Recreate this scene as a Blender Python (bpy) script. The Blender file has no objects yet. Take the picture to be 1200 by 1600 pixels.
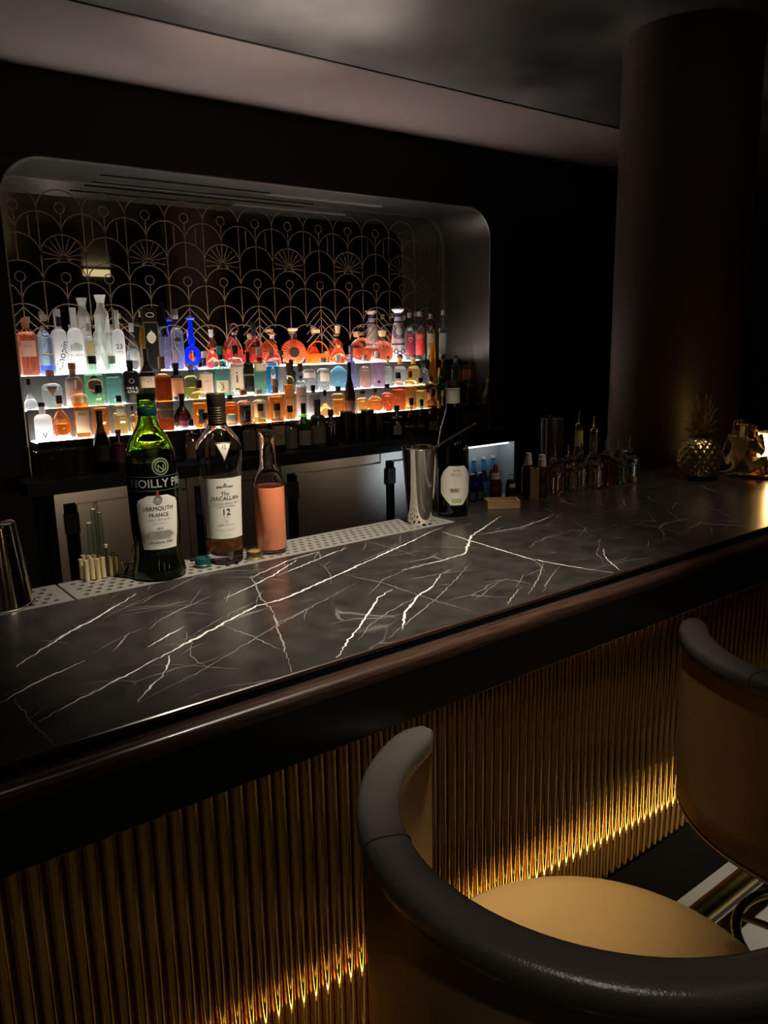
import bpy, math, random
from mathutils import Vector, Matrix

random.seed(7)
SC = bpy.context.scene
COL = SC.collection
PI = math.pi

# ------------------------------------------------------------------ camera
CZ = 1.47                                    # eye height; the bar top is 0.40 below it
FPX, YAW, PITCH, ROLL = 1244.4, 0.65706, -0.21319, -0.01885
_f = Vector((math.sin(YAW) * math.cos(PITCH), math.cos(YAW) * math.cos(PITCH), math.sin(PITCH)))
_r0 = Vector((math.cos(YAW), -math.sin(YAW), 0))
_u0 = _r0.cross(_f)
_r = _r0 * math.cos(ROLL) + _u0 * math.sin(ROLL)
_u = -_r0 * math.sin(ROLL) + _u0 * math.cos(ROLL)
cam_data = bpy.data.cameras.new('camera')
cam_data.sensor_fit = 'VERTICAL'
cam_data.sensor_height = 36.0
cam_data.lens = FPX / 1600.0 * 36.0
cam_data.clip_start = 0.02
cam = bpy.data.objects.new('camera', cam_data)
COL.objects.link(cam)
cam.matrix_world = Matrix(((_r.x, _u.x, -_f.x, 0), (_r.y, _u.y, -_f.y, 0), (_r.z, _u.z, -_f.z, CZ), (0, 0, 0, 1)))
SC.camera = cam

def ray(px, py):
    return (px - 600) / FPX * _r - (py - 800) / FPX * _u + _f

def at_z(px, py, z):          # point of a pixel's ray on the level z
    d = ray(px, py); t = (z - CZ) / d.z
    return Vector((d.x * t, d.y * t, z))

def at_y(px, py, y):          # point of a pixel's ray on the upright plane y
    d = ray(px, py); t = y / d.y
    return Vector((d.x * t, y, CZ + d.z * t))

def depth(p):
    return (p - Vector((0, 0, CZ))).dot(_f)

def height_over(base, px, py):   # height above a base point of the pixel seen straight over it
    d = ray(px, py); t = math.hypot(base.x, base.y) / math.hypot(d.x, d.y)
    return CZ + d.z * t - base.z

# ------------------------------------------------------------------ world, exposure, cycles
w = bpy.data.worlds.new('night_interior')
SC.world = w
w.use_nodes = True
w.node_tree.nodes['Background'].inputs[0].default_value = (0.9, 0.75, 0.6, 1)
w.node_tree.nodes['Background'].inputs[1].default_value = 0.0015
SC.view_settings.view_transform = 'Standard'
SC.view_settings.look = 'None'
SC.view_settings.gamma = 1.0
SC.view_settings.use_curve_mapping = False
SC.view_settings.exposure = 0.0
try:
    cy = SC.cycles
    cy.max_bounces = 14; cy.diffuse_bounces = 3; cy.glossy_bounces = 6
    cy.transmission_bounces = 10; cy.transparent_max_bounces = 24
    cy.sample_clamp_indirect = 4.0
    cy.use_denoising = True
    cy.use_adaptive_sampling = False
    cy.blur_glossy = 0.1
except Exception:
    pass

# ------------------------------------------------------------------ lamps
def lamp(name, kind, loc, energy, color, target=None, **kw):
    l = bpy.data.lights.new(name, kind)
    l.energy = energy; l.color = color
    for k, v in kw.items():
        setattr(l, k, v)
    o = bpy.data.objects.new(name, l)
    COL.objects.link(o)
    o.location = loc
    if target is not None:
        o.rotation_euler = (Vector(target) - Vector(loc)).to_track_quat('-Z', 'Y').to_euler()
    return o

CEIL = CZ + 1.04
WARM = (1.0, 0.80, 0.56)
lamp('bar_downlight', 'SPOT', (0.80, 0.66, CEIL - 0.03), 200, (1.0, 0.88, 0.72), (0.80, 1.06, 1.07), spot_size=0.88, spot_blend=1.0, shadow_soft_size=0.022)
lamp('bar_downlight', 'SPOT', (1.75, 0.80, CEIL - 0.03), 24, (1.0, 0.86, 0.68), (1.72, 1.05, 1.07), spot_size=0.80, spot_blend=1.0, shadow_soft_size=0.022)
lamp('seat_downlight', 'SPOT', (0.84, 0.70, CEIL - 0.03), 42, (1.0, 0.80, 0.52), (0.70, 0.60, 0.7), spot_size=0.27, spot_blend=1.0, shadow_soft_size=0.03)
for fx, fe in ((-0.7, 10), (0.20, 26), (1.15, 10), (2.0, 30), (3.0, 30)):
    lamp('floor_downlight', 'SPOT', (fx, 0.12, CEIL - 0.03), fe, (1.0, 0.88, 0.70), (fx, 0.30, 0.0), spot_size=0.85, spot_blend=1.0, shadow_soft_size=0.025)
lamp('floor_downlight', 'SPOT', (2.0, 0.10, CEIL - 0.03), 210, (1.0, 0.90, 0.74), (1.95, 0.82, 0.0), spot_size=0.36, spot_blend=1.0, shadow_soft_size=0.025)
lamp('ceiling_uplight', 'SPOT', (1.20, 1.45, 1.12), 230.0, (1.0, 0.86, 0.70), (1.52, 2.44, CEIL), spot_size=0.60, spot_blend=1.0, shadow_soft_size=0.0)  # added lamp without fixture, imitates light thrown up by the marble
lamp('aisle_glow', 'SPOT', (1.7, 2.2, 1.5), 1.6, (1.0, 0.80, 0.74), (1.7, 3.1, CEIL), spot_size=2.2, spot_blend=1.0, shadow_soft_size=0.0)  # added fill with no fixture, brightens the mauve ceiling strip
for k in range(5):
    lamp('niche_downlight', 'SPOT', (1.05 + 0.42 * k, 3.60, CZ + 0.715), 0.9, (1.0, 0.93, 0.84), (1.05 + 0.42 * k, 3.68, 1.2), spot_size=0.95, spot_blend=0.8, shadow_soft_size=0.0)
lamp('underbar_worklight', 'AREA', (3.60, 1.62, 0.85), 0.075, (0.66, 0.84, 1.0), (2.70, 3.3, 0.72), shape='RECTANGLE', size=0.12, size_y=0.05, spread=0.25)  # cool fill added for the bluish gleam on the fridge steel
lamp('underbar_worklight', 'AREA', (3.15, 1.62, 0.85), 0.13, (1.0, 0.78, 0.54), (2.15, 3.3, 0.72), shape='RECTANGLE', size=0.5, size_y=0.05, spread=0.9)  # warm fill added to brighten the wide fridge fronts
lamp('aisle_downlight', 'SPOT', (1.9, 2.55, CEIL - 0.03), 9.0, (1.0, 0.82, 0.62), (1.9, 3.36, 1.0), spot_size=1.1, spot_blend=1.0, shadow_soft_size=0.02)  # invented spot, added to brighten the bottles on the dark counter
lamp('underbar_worklight', 'AREA', (1.35, 1.48, 0.88), 0.7, (1.0, 0.78, 0.54), (1.45, 3.3, 0.72), shape='RECTANGLE', size=0.9, size_y=0.05, spread=1.6)  # warm fill added to tint the end fridge steel brown

# ------------------------------------------------------------------ mesh tools
class MB:
    def __init__(s):
        s.v = []; s.f = []
    def add(s, vs, fs):
        o = len(s.v)
        s.v.extend([tuple(p) for p in vs]); s.f.extend([tuple(i + o for i in q) for q in fs])
        return s
    def box(s, x0, x1, y0, y1, z0, z1):
        return s.add([(x0, y0, z0), (x1, y0, z0), (x1, y1, z0), (x0, y1, z0), (x0, y0, z1), (x1, y0, z1), (x1, y1, z1), (x0, y1, z1)],
                     [(0, 3, 2, 1), (4, 5, 6, 7), (0, 1, 5, 4), (1, 2, 6, 5), (2, 3, 7, 6), (3, 0, 4, 7)])
    def loft(s, rings, cap0=True, cap1=True, closed=True):
        n = len(rings[0]); vs = [p for r in rings for p in r]; fs = []
        for i in range(len(rings) - 1):
            for j in range(n if closed else n - 1):
                k = (j + 1) % n
                fs.append((i * n + j, i * n + k, (i + 1) * n + k, (i + 1) * n + j))
        if cap0: fs.append(tuple(range(n - 1, -1, -1)))
        if cap1: fs.append(tuple((len(rings) - 1) * n + j for j in range(n)))
        return s.add(vs, fs)
    def lathe(s, prof, n=20, c=(0, 0, 0), p=2.0, dr=1.0, cap0=True, cap1=True):
        return s.loft([ring(r, z, n, c, p, dr) for r, z in prof], cap0, cap1)
    def tube(s, pts, r, n=8, caps=True):
        pts = [Vector(p) for p in pts]; rs = r if isinstance(r, (list, tuple)) else [r] * len(pts)
        rings = []; up = None
        for i, p in enumerate(pts):
            t = (pts[min(i + 1, len(pts) - 1)] - pts[max(i - 1, 0)]).normalized()
            if up is None:
                up = Vector((0, 0, 1)) if abs(t.z) < 0.9 else Vector((1, 0, 0))
            a = t.cross(up).normalized(); b = a.cross(t).normalized(); up = b
            rings.append([p + rs[i] * (math.cos(2 * PI * k / n) * a + math.sin(2 * PI * k / n) * b) for k in range(n)])
        return s.loft(rings, caps, caps)
    def ball(s, c, r, n=14, m=8, sc=(1, 1, 1)):
        rings = []
        for i in range(m + 1):
            t = PI * (0.03 + 0.94 * i / m) - PI / 2
            rings.append([(c[0] + sc[0] * r * math.cos(t) * math.cos(2 * PI * k / n), c[1] + sc[1] * r * math.cos(t) * math.sin(2 * PI * k / n), c[2] + sc[2] * r * math.sin(t)) for k in range(n)])
        return s.loft(rings)
    def ribbon(s, pts, wd, y=None, nrm=(0, -1, 0)):   # flat ribbon in the plane with normal nrm
        pts = [Vector(p) for p in pts]; nrm = Vector(nrm); ws = wd if isinstance(wd, (list, tuple)) else [wd] * len(pts)
        vs = []
        for i, p in enumerate(pts):
            t = (pts[min(i + 1, len(pts) - 1)] - pts[max(i - 1, 0)]).normalized()
            a = t.cross(nrm).normalized() * ws[i] / 2
            vs += [p - a, p + a]
        fs = [(2 * i, 2 * i + 1, 2 * i + 3, 2 * i + 2) for i in range(len(pts) - 1)]
        return s.add(vs, fs)
    def extrude_x(s, prof, x0, x1, caps=True):          # closed (y,z) outline run along x
        return s.loft([[(x0, a, b) for a, b in prof], [(x1, a, b) for a, b in prof]], caps, caps)
    def move(s, d):
        s.v = [(a + d[0], b + d[1], c + d[2]) for a, b, c in s.v]; return s
    def mesh(s, name, smooth=True, ang=38):
        me = bpy.data.meshes.new(name)
        me.from_pydata(s.v, [], s.f)
        import bmesh
        bm = bmesh.new(); bm.from_mesh(me)
        bmesh.ops.recalc_face_normals(bm, faces=bm.faces)
        bm.to_mesh(me); bm.free()
        if smooth:
            me.polygons.foreach_set('use_smooth', [True] * len(me.polygons))
            me.set_sharp_from_angle(angle=math.radians(ang))
        me.update()
        return me

def ring(r, z, n, c=(0, 0, 0), p=2.0, dr=1.0):
    out = []
    for k in range(n):
        a = 2 * PI * (k + 0.5) / n
        ca, sa = math.cos(a), math.sin(a)
        if p == 2.0:
            x, y = ca, sa
        else:
            x = math.copysign(abs(ca) ** (2 / p), ca); y = math.copysign(abs(sa) ** (2 / p), sa)
        out.append((c[0] + r * x, c[1] + r * dr * y, c[2] + z))
    return out

def sec(r, a, p, dr):       # surface point of a bottle's cross-section at bearing a (0 = front, -y)
    ca, sa = math.sin(a), -math.cos(a)
    if p != 2.0:
        k = (abs(ca) ** p + abs(sa) ** p) ** (-1 / p)
        ca *= k; sa *= k
    return (r * ca, r * dr * sa)

def obj(name, mb, mat, parent=None, loc=None, rz=0.0, smooth=True, ang=38):
    me = mb if isinstance(mb, bpy.types.Mesh) else mb.mesh(name, smooth, ang)
    if mat is not None and not me.materials:
        me.materials.append(mat)
    o = bpy.data.objects.new(name, me)
    COL.objects.link(o)
    if parent is not None: o.parent = parent
    if loc is not None: o.location = loc
    if rz: o.rotation_euler = (0, 0, rz)
    return o

def tag(o, label, cat, group=None):
    o['label'] = label; o['category'] = cat
    if group: o['group'] = group
    return o

def thing(name, label, cat, loc=(0, 0, 0), rz=0.0, group=None):
    o = bpy.data.objects.new(name, None)
    COL.objects.link(o)
    o.empty_display_size = 0.05
    o.location = loc; o.rotation_euler = (0, 0, rz)
    return tag(o, label, cat, group)

def struct(o, label=None):
    o['kind'] = 'structure'
    if label: o['label'] = label
    return o

def copy_tree(o, parent=None):
    c = o.copy(); COL.objects.link(c)
    if parent is not None: c.parent = parent
    for ch in list(o.children): copy_tree(ch, c)
    return c

_txt = {}
def text_shape(s, size, bold=0.0):
    key = (s, bold)
    if key not in _txt:
        cu = bpy.data.curves.new('lettering', 'FONT')
        cu.body = s; cu.size = 1.0; cu.align_x = 'CENTER'; cu.align_y = 'CENTER'; cu.resolution_u = 2; cu.offset = bold
        ob = bpy.data.objects.new('lettering', cu); COL.objects.link(ob)
        me = bpy.data.meshes.new_from_object(ob)
        _txt[key] = ([tuple(v.co) for v in me.vertices], [tuple(p.vertices) for p in me.polygons])
        bpy.data.objects.remove(ob); bpy.data.curves.remove(cu); bpy.data.meshes.remove(me)
    vs, fs = _txt[key]
    return [(x * size, y * size) for x, y, z in vs], fs

# ------------------------------------------------------------------ materials
def nodes(name):
    m = bpy.data.materials.new(name); m.use_nodes = True
    nt = m.node_tree
    return m, nt, nt.nodes['Principled BSDF'], nt.nodes['Material Output']

def P(name, base, rough=0.5, metal=0.0, trans=0.0, ior=1.45, emis=None, es=0.0, spec=None, coat=0.0, vary=0.0, vscale=20.0, bump=0.0, bscale=60.0):
    m, nt, b, out = nodes(name)
    b.inputs['Base Color'].default_value = (*base, 1)
    b.inputs['Roughness'].default_value = rough
    b.inputs['Metallic'].default_value = metal
    b.inputs['Transmission Weight'].default_value = trans
    b.inputs['IOR'].default_value = ior
    if spec is not None: b.inputs['Specular IOR Level'].default_value = spec
    if coat: b.inputs['Coat Weight'].default_value = coat; b.inputs['Coat Roughness'].default_value = 0.06
    if emis: b.inputs['Emission Color'].default_value = (*emis, 1); b.inputs['Emission Strength'].default_value = es
    if vary or bump:
        tc = nt.nodes.new('ShaderNodeTexCoord')
        nz = nt.nodes.new('ShaderNodeTexNoise'); nz.inputs['Scale'].default_value = vscale; nz.inputs['Detail'].default_value = 6
        nt.links.new(tc.outputs['Object'], nz.inputs['Vector'])
        if vary:
            mx = nt.nodes.new('ShaderNodeMix'); mx.data_type = 'RGBA'
            mx.inputs[6].default_value = (*[c * (1 - vary) for c in base], 1); mx.inputs[7].default_value = (*[min(1, c * (1 + vary)) for c in base], 1)
            nt.links.new(nz.outputs['Fac'], mx.inputs[0]); nt.links.new(mx.outputs[2], b.inputs['Base Color'])
        if bump:
            n2 = nt.nodes.new('ShaderNodeTexNoise'); n2.inputs['Scale'].default_value = bscale; n2.inputs['Detail'].default_value = 4
            nt.links.new(tc.outputs['Object'], n2.inputs['Vector'])
            bp = nt.nodes.new('ShaderNodeBump'); bp.inputs['Strength'].default_value = bump; bp.inputs['Distance'].default_value = 0.002
            nt.links.new(n2.outputs['Fac'], bp.inputs['Height']); nt.links.new(bp.outputs['Normal'], b.inputs['Normal'])
    return m

def glass_shell(name, tint=(1, 1, 1), gloss=1.0):    # bottle wall: clear, lets light straight through, shines at grazing angles
    m, nt, b, out = nodes(name)
    nt.nodes.remove(b)
    tr = nt.nodes.new('ShaderNodeBsdfTransparent'); tr.inputs[0].default_value = (*tint, 1)
    gl = nt.nodes.new('ShaderNodeBsdfGlossy'); gl.inputs['Roughness'].default_value = 0.03; gl.inputs[0].default_value = (gloss, gloss, gloss, 1)
    lw = nt.nodes.new('ShaderNodeLayerWeight'); lw.inputs[0].default_value = 0.5
    pw = nt.nodes.new('ShaderNodeMath'); pw.operation = 'POWER'; pw.inputs[1].default_value = 2.6
    ma = nt.nodes.new('ShaderNodeMath'); ma.operation = 'MULTIPLY_ADD'; ma.inputs[1].default_value = 0.85; ma.inputs[2].default_value = 0.06; ma.use_clamp = True
    mx = nt.nodes.new('ShaderNodeMixShader')
    nt.links.new(lw.outputs['Facing'], pw.inputs[0]); nt.links.new(pw.outputs[0], ma.inputs[0]); nt.links.new(ma.outputs[0], mx.inputs[0])
    nt.links.new(tr.outputs[0], mx.inputs[1]); nt.links.new(gl.outputs[0], mx.inputs[2]); nt.links.new(mx.outputs[0], out.inputs[0])
    return m

def liquid(name, tint, glow=0.12, ior=1.36, rough=0.0):   # spirit: refracting body that also scatters a little light
    m, nt, b, out = nodes(name)
    nt.nodes.remove(b)
    g = nt.nodes.new('ShaderNodeBsdfGlass'); g.inputs[0].default_value = (*tint, 1); g.inputs['IOR'].default_value = ior; g.inputs['Roughness'].default_value = rough
    t = nt.nodes.new('ShaderNodeBsdfTranslucent'); t.inputs[0].default_value = (*tint, 1)
    mx = nt.nodes.new('ShaderNodeMixShader'); mx.inputs[0].default_value = glow
    nt.links.new(g.outputs[0], mx.inputs[1]); nt.links.new(t.outputs[0], mx.inputs[2]); nt.links.new(mx.outputs[0], out.inputs[0])
    return m

def frosted(name, tint=(0.95, 0.96, 0.97)):
    m, nt, b, out = nodes(name)
    b.inputs['Base Color'].default_value = (*tint, 1); b.inputs['Roughness'].default_value = 0.35
    t = nt.nodes.new('ShaderNodeBsdfTranslucent'); t.inputs[0].default_value = (*tint, 1)
    mx = nt.nodes.new('ShaderNodeMixShader'); mx.inputs[0].default_value = 0.6
    nt.links.new(b.outputs[0], mx.inputs[1]); nt.links.new(t.outputs[0], mx.inputs[2]); nt.links.new(mx.outputs[0], out.inputs[0])
    return m

def wood(name, a, b_, rough=0.35, scale=(3, 60, 60), coat=0.3):
    m, nt, b, out = nodes(name)
    tc = nt.nodes.new('ShaderNodeTexCoord'); mp = nt.nodes.new('ShaderNodeMapping'); mp.inputs['Scale'].default_value = scale
    nz = nt.nodes.new('ShaderNodeTexNoise'); nz.inputs['Scale'].default_value = 4; nz.inputs['Detail'].default_value = 8; nz.inputs['Roughness'].default_value = 0.65
    cr = nt.nodes.new('ShaderNodeValToRGB'); cr.color_ramp.elements[0].position = 0.35; cr.color_ramp.elements[1].position = 0.68
    cr.color_ramp.elements[0].color = (*a, 1); cr.color_ramp.elements[1].color = (*b_, 1)
    nt.links.new(tc.outputs['Object'], mp.inputs[0]); nt.links.new(mp.outputs[0], nz.inputs['Vector']); nt.links.new(nz.outputs['Fac'], cr.inputs[0]); nt.links.new(cr.outputs[0], b.inputs['Base Color'])
    b.inputs['Roughness'].default_value = rough; b.inputs['Coat Weight'].default_value = coat; b.inputs['Coat Roughness'].default_value = 0.12
    return m

def marble(name):
    m, nt, b, out = nodes(name)
    N = nt.nodes.new; L = nt.links.new
    tc = N('ShaderNodeTexCoord')
    warp = N('ShaderNodeTexNoise'); warp.inputs['Scale'].default_value = 3.0; warp.inputs['Detail'].default_value = 5
    L(tc.outputs['Object'], warp.inputs['Vector'])
    mixv = N('ShaderNodeMix'); mixv.data_type = 'VECTOR'; mixv.inputs[0].default_value = 0.16
    L(tc.outputs['Object'], mixv.inputs[4]); L(warp.outputs['Color'], mixv.inputs[5])
    mp = N('ShaderNodeMapping'); mp.inputs['Rotation'].default_value = (0, 0, -0.5); mp.inputs['Scale'].default_value = (2.4, 6.5, 1)
    L(mixv.outputs[1], mp.inputs[0])
    vo = N('ShaderNodeTexVoronoi'); vo.feature = 'DISTANCE_TO_EDGE'; vo.inputs['Scale'].default_value = 1.6
    L(mp.outputs[0], vo.inputs['Vector'])
    r1 = N('ShaderNodeMapRange'); r1.inputs[1].default_value = 0.0; r1.inputs[2].default_value = 0.012; r1.inputs[3].default_value = 1.0; r1.inputs[4].default_value = 0.0
    L(vo.outputs['Distance'], r1.inputs[0])
    gate = N('ShaderNodeTexNoise'); gate.inputs['Scale'].default_value = 6.0; gate.inputs['Detail'].default_value = 4
    L(tc.outputs['Object'], gate.inputs['Vector'])
    gr = N('ShaderNodeMapRange'); gr.inputs[1].default_value = 0.50; gr.inputs[2].default_value = 0.70
    L(gate.outputs['Fac'], gr.inputs[0])
    mul = N('ShaderNodeMath'); mul.operation = 'MULTIPLY'; L(r1.outputs[0], mul.inputs[0]); L(gr.outputs[0], mul.inputs[1])
    mul2 = N('ShaderNodeMath'); mul2.operation = 'MULTIPLY'; mul2.inputs[1].default_value = 0.55; L(mul.outputs[0], mul2.inputs[0])
    cloud = N('ShaderNodeTexNoise'); cloud.inputs['Scale'].default_value = 22; cloud.inputs['Detail'].default_value = 7
    L(tc.outputs['Object'], cloud.inputs['Vector'])
    cr = N('ShaderNodeValToRGB'); cr.color_ramp.elements[0].position = 0.3; cr.color_ramp.elements[1].position = 0.8
    cr.color_ramp.elements[0].color = (0.016, 0.0145, 0.013, 1); cr.color_ramp.elements[1].color = (0.042, 0.038, 0.034, 1)
    L(cloud.outputs['Fac'], cr.inputs[0])
    mx = N('ShaderNodeMix'); mx.data_type = 'RGBA'; mx.inputs[7].default_value = (0.40, 0.37, 0.33, 1)
    L(mul2.outputs[0], mx.inputs[0]); L(cr.outputs[0], mx.inputs[6]); L(mx.outputs[2], b.inputs['Base Color'])
    b.inputs['Roughness'].default_value = 0.24
    return m

def emissive(name, color, s):
    m, nt, b, out = nodes(name)
    nt.nodes.remove(b)
    e = nt.nodes.new('ShaderNodeEmission'); e.inputs[0].default_value = (*color, 1); e.inputs[1].default_value = s
    nt.links.new(e.outputs[0], out.inputs[0])
    return m

M = {
    'marble': marble('black_marble'),
    'vein': P('white_vein', (0.68, 0.655, 0.62), 0.3),
    'vein_thin': P('grey_vein', (0.24, 0.22, 0.195), 0.3),
    'walnut': wood('dark_walnut', (0.018, 0.009, 0.006), (0.058, 0.031, 0.021), 0.30),
    'black_lacquer': P('black_lacquer', (0.006, 0.0055, 0.005), 0.35),
    'soft_black': P('soft_black', (0.010, 0.010, 0.010), 0.7, vary=0.3),
    'wall': P('dark_wall', (0.014, 0.013, 0.012), 0.75, vary=0.25, vscale=6),
    'wall_panel': P('black_panel', (0.006, 0.006, 0.006), 0.55, spec=0.25),
    'ceil_matte': P('mauve_ceiling', (0.135, 0.105, 0.100), 0.85, vary=0.06, vscale=2),
    'ceil_gloss': None,
    'column': P('brown_column', (0.046, 0.029, 0.018), 0.42, vary=0.15, vscale=3),
    'floor': P('grey_floor', (0.22, 0.21, 0.19), 0.09, vary=0.12, vscale=5),
    'gold': None,
    'gold_back': P('gold_back', (0.16, 0.09, 0.025), 0.4, 1.0),
    'gold_paint': P('gold_line', (0.18, 0.12, 0.068), 0.5, 0.3),
    'brass': P('polished_brass', (0.83, 0.60, 0.20), 0.24, 1.0),
    'old_gold': P('antique_gold', (0.60, 0.44, 0.19), 0.30, 1.0, vary=0.35, vscale=60, bump=0.4, bscale=120),
    'steel': P('brushed_steel', (0.62, 0.56, 0.49), 0.30, 1.0, vary=0.08, vscale=5),
    'gunmetal': P('gunmetal', (0.25, 0.245, 0.24), 0.30, 1.0, vary=0.15, vscale=4),
    'trim': P('bright_trim', (0.40, 0.39, 0.37), 0.4, 1.0),
    'chrome': P('chrome', (0.82, 0.76, 0.66), 0.12, 1.0),
    'dark_chrome': P('dark_chrome', (0.42, 0.38, 0.32), 0.16, 1.0),
    'tray': P('perforated_steel', (0.36, 0.345, 0.315), 0.40, 0.5),
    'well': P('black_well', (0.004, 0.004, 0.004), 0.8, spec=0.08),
    'mirror': P('smoked_mirror', (0.66, 0.645, 0.62), 0.015, 1.0),
    'leather_dark': P('charcoal_leather', (0.056, 0.050, 0.043), 0.27, bump=0.25, bscale=380, vary=0.12, vscale=30),
    'leather_gold': P('bronze_leather', (0.33, 0.195, 0.066), 0.40, bump=0.2, bscale=380, vary=0.10, vscale=12),
    'leather_back': P('brown_leather', (0.22, 0.125, 0.042), 0.45, bump=0.2, bscale=380, vary=0.12, vscale=12),
    'thread': P('thread', (0.03, 0.026, 0.022), 0.8),
    'led': emissive('led_warm', (1.0, 0.70, 0.34), 29.0),
    'step_light': emissive('step_light', (1.0, 0.965, 0.90), 22.0),
    'fridge_light': emissive('fridge_light', (0.85, 0.95, 1.0), 2.6),
    'slot_light': emissive('slot_light', (1.0, 0.85, 0.7), 0.07),
    'flame': emissive('flame', (1.0, 0.76, 0.45), 1500.0),
    'sconce': emissive('sconce_glow', (1.0, 0.72, 0.38), 9.0),
    'sconce_dim': emissive('sconce_dim', (1.0, 0.78, 0.42), 0.9),
    'white': P('white_plastic', (0.75, 0.72, 0.66), 0.45),
    'fridge_white': P('fridge_liner', (0.55, 0.56, 0.57), 0.45),
    'red': P('red_rubber', (0.42, 0.025, 0.02), 0.5),
    'amber_glass': P('amber_glass', (0.045, 0.016, 0.006), 0.08, coat=0.6),
    'pine': wood('pale_wood', (0.36, 0.19, 0.085), (0.56, 0.34, 0.17), 0.55, (4, 30, 30), 0.0),
    'cream': P('cream_paper', (0.66, 0.61, 0.50), 0.7),
    'label_white': P('white_label', (0.66, 0.63, 0.56), 0.65),
    'ink': P('black_ink', (0.012, 0.012, 0.012), 0.6),
    'grey_ink': P('grey_ink', (0.20, 0.20, 0.19), 0.6),
    'teal': P('teal_cap', (0.015, 0.10, 0.11), 0.35, 0.6),
    'cap_bronze': P('bronze_cap', (0.13, 0.10, 0.065), 0.38, 0.8),
    'cap_gold': P('gold_cap', (0.55, 0.42, 0.22), 0.3, 1.0),
    'vermouth_green': glass_shell('vermouth_green', (0.30, 0.58, 0.08)),
    'wine_green': glass_shell('wine_green', (0.14, 0.15, 0.03)),
    'clear_shell': glass_shell('clear_shell', (0.97, 0.98, 0.98)),
    'thin_clear': glass_shell('thin_clear', (0.93, 0.94, 0.93), 1.0),
    'juice': P('grapefruit_juice', (0.84, 0.26, 0.12), 0.35, coat=0.7, vary=0.10, vscale=8),
    'green_glass': P('green_bottle_glass', (0.50, 0.80, 0.16), 0.015, trans=1.0, ior=1.5),
    'crystal': P('crystal', (1.0, 0.98, 0.95), 0.02, trans=1.0, ior=1.5),
}
_m, _nt, _b, _o = nodes('lacquer_ceiling')
_tc = _nt.nodes.new('ShaderNodeTexCoord'); _nz = _nt.nodes.new('ShaderNodeTexNoise'); _nz.inputs['Scale'].default_value = 1.6; _nz.inputs['Detail'].default_value = 5
_mr = _nt.nodes.new('ShaderNodeMapRange'); _mr.inputs[1].default_value = 0.36; _mr.inputs[2].default_value = 0.68; _mr.inputs[3].default_value = 0.015; _mr.inputs[4].default_value = 0.13  # cloudy tone in the colour imitates the patchy reflected glow
_nt.links.new(_tc.outputs['Object'], _nz.inputs['Vector']); _nt.links.new(_nz.outputs['Fac'], _mr.inputs[0])
_cm = _nt.nodes.new('ShaderNodeCombineColor'); _nt.links.new(_mr.outputs[0], _cm.inputs[0]); _nt.links.new(_mr.outputs[0], _cm.inputs[1])
_nt.links.new(_mr.outputs[0], _cm.inputs[2]); _nt.links.new(_cm.outputs[0], _b.inputs['Base Color']); _b.inputs['Roughness'].default_value = 0.35
M['ceil_gloss'] = _m
_m, _nt, _b, _o = nodes('gold_tube')           # polished tube with a soft brushed sheen under the sharp reflection
_b.inputs['Base Color'].default_value = (0.62, 0.36, 0.10, 1); _b.inputs['Metallic'].default_value = 1.0; _b.inputs['Roughness'].default_value = 0.035
_b2 = _nt.nodes.new('ShaderNodeBsdfPrincipled'); _b2.inputs['Base Color'].default_value = (0.55, 0.31, 0.08, 1); _b2.inputs['Metallic'].default_value = 1.0; _b2.inputs['Roughness'].default_value = 0.48
_mx = _nt.nodes.new('ShaderNodeMixShader'); _mx.inputs[0].default_value = 0.10
_nt.links.new(_b.outputs[0], _mx.inputs[1]); _nt.links.new(_b2.outputs[0], _mx.inputs[2]); _nt.links.new(_mx.outputs[0], _o.inputs[0])
M['gold'] = _m
# ================================================================== THE ROOM
X0, X1, YB = -2.6, 6.2, -3.6
YW, YM = 3.48, 3.88                      # face of the back wall, mirror at the back of the niche
NX0, NX1, NZ1, NR = 0.842, 3.50, CZ + 0.725, 0.17   # the bottle niche
CT = 0.94                                # back counter height
struct(obj('floor', MB().box(X0, X1, YB, 4.2, -0.1, 0), M['floor'], smooth=False))
struct(obj('ceiling', MB().box(X0, X1, YB, 2.735, CEIL, CEIL + 0.1), M['ceil_gloss'], smooth=False), 'glossy black lacquered ceiling panel over the bar')
struct(obj('ceiling', MB().box(X0, X1, 2.745, 4.2, CEIL + 0.012, CEIL + 0.1), M['ceil_matte'], smooth=False), 'matt mauve-brown ceiling strip above the bottle niche')
struct(obj('trim_1', MB().box(X0, X1, 2.733, 2.742, CEIL - 0.004, CEIL + 0.012), M['black_lacquer'], smooth=False), 'thin black trim between glossy and matt ceiling')
struct(obj('wall_left', MB().box(X0 - 0.1, X0, YB, 4.2, 0, CEIL), M['wall'], smooth=False))
struct(obj('wall_right', MB().box(X1, X1 + 0.1, YB, 4.2, 0, CEIL), M['wall'], smooth=False))
struct(obj('wall_front', MB().box(X0, X1, YB - 0.1, YB, 0, CEIL), M['wall'], smooth=False))

def niche_outline(x0, x1, z0, z1, r, n=10):
    pts = [(x0, z0)]
    for k in range(n + 1):
        a = PI - PI / 2 * k / n
        pts.append((x0 + r + r * math.cos(a), z1 - r + r * math.sin(a)))
    for k in range(n + 1):
        a = PI / 2 - PI / 2 * k / n
        pts.append((x1 - r + r * math.cos(a), z1 - r + r * math.sin(a)))
    pts.append((x1, z0))
    return pts

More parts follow.
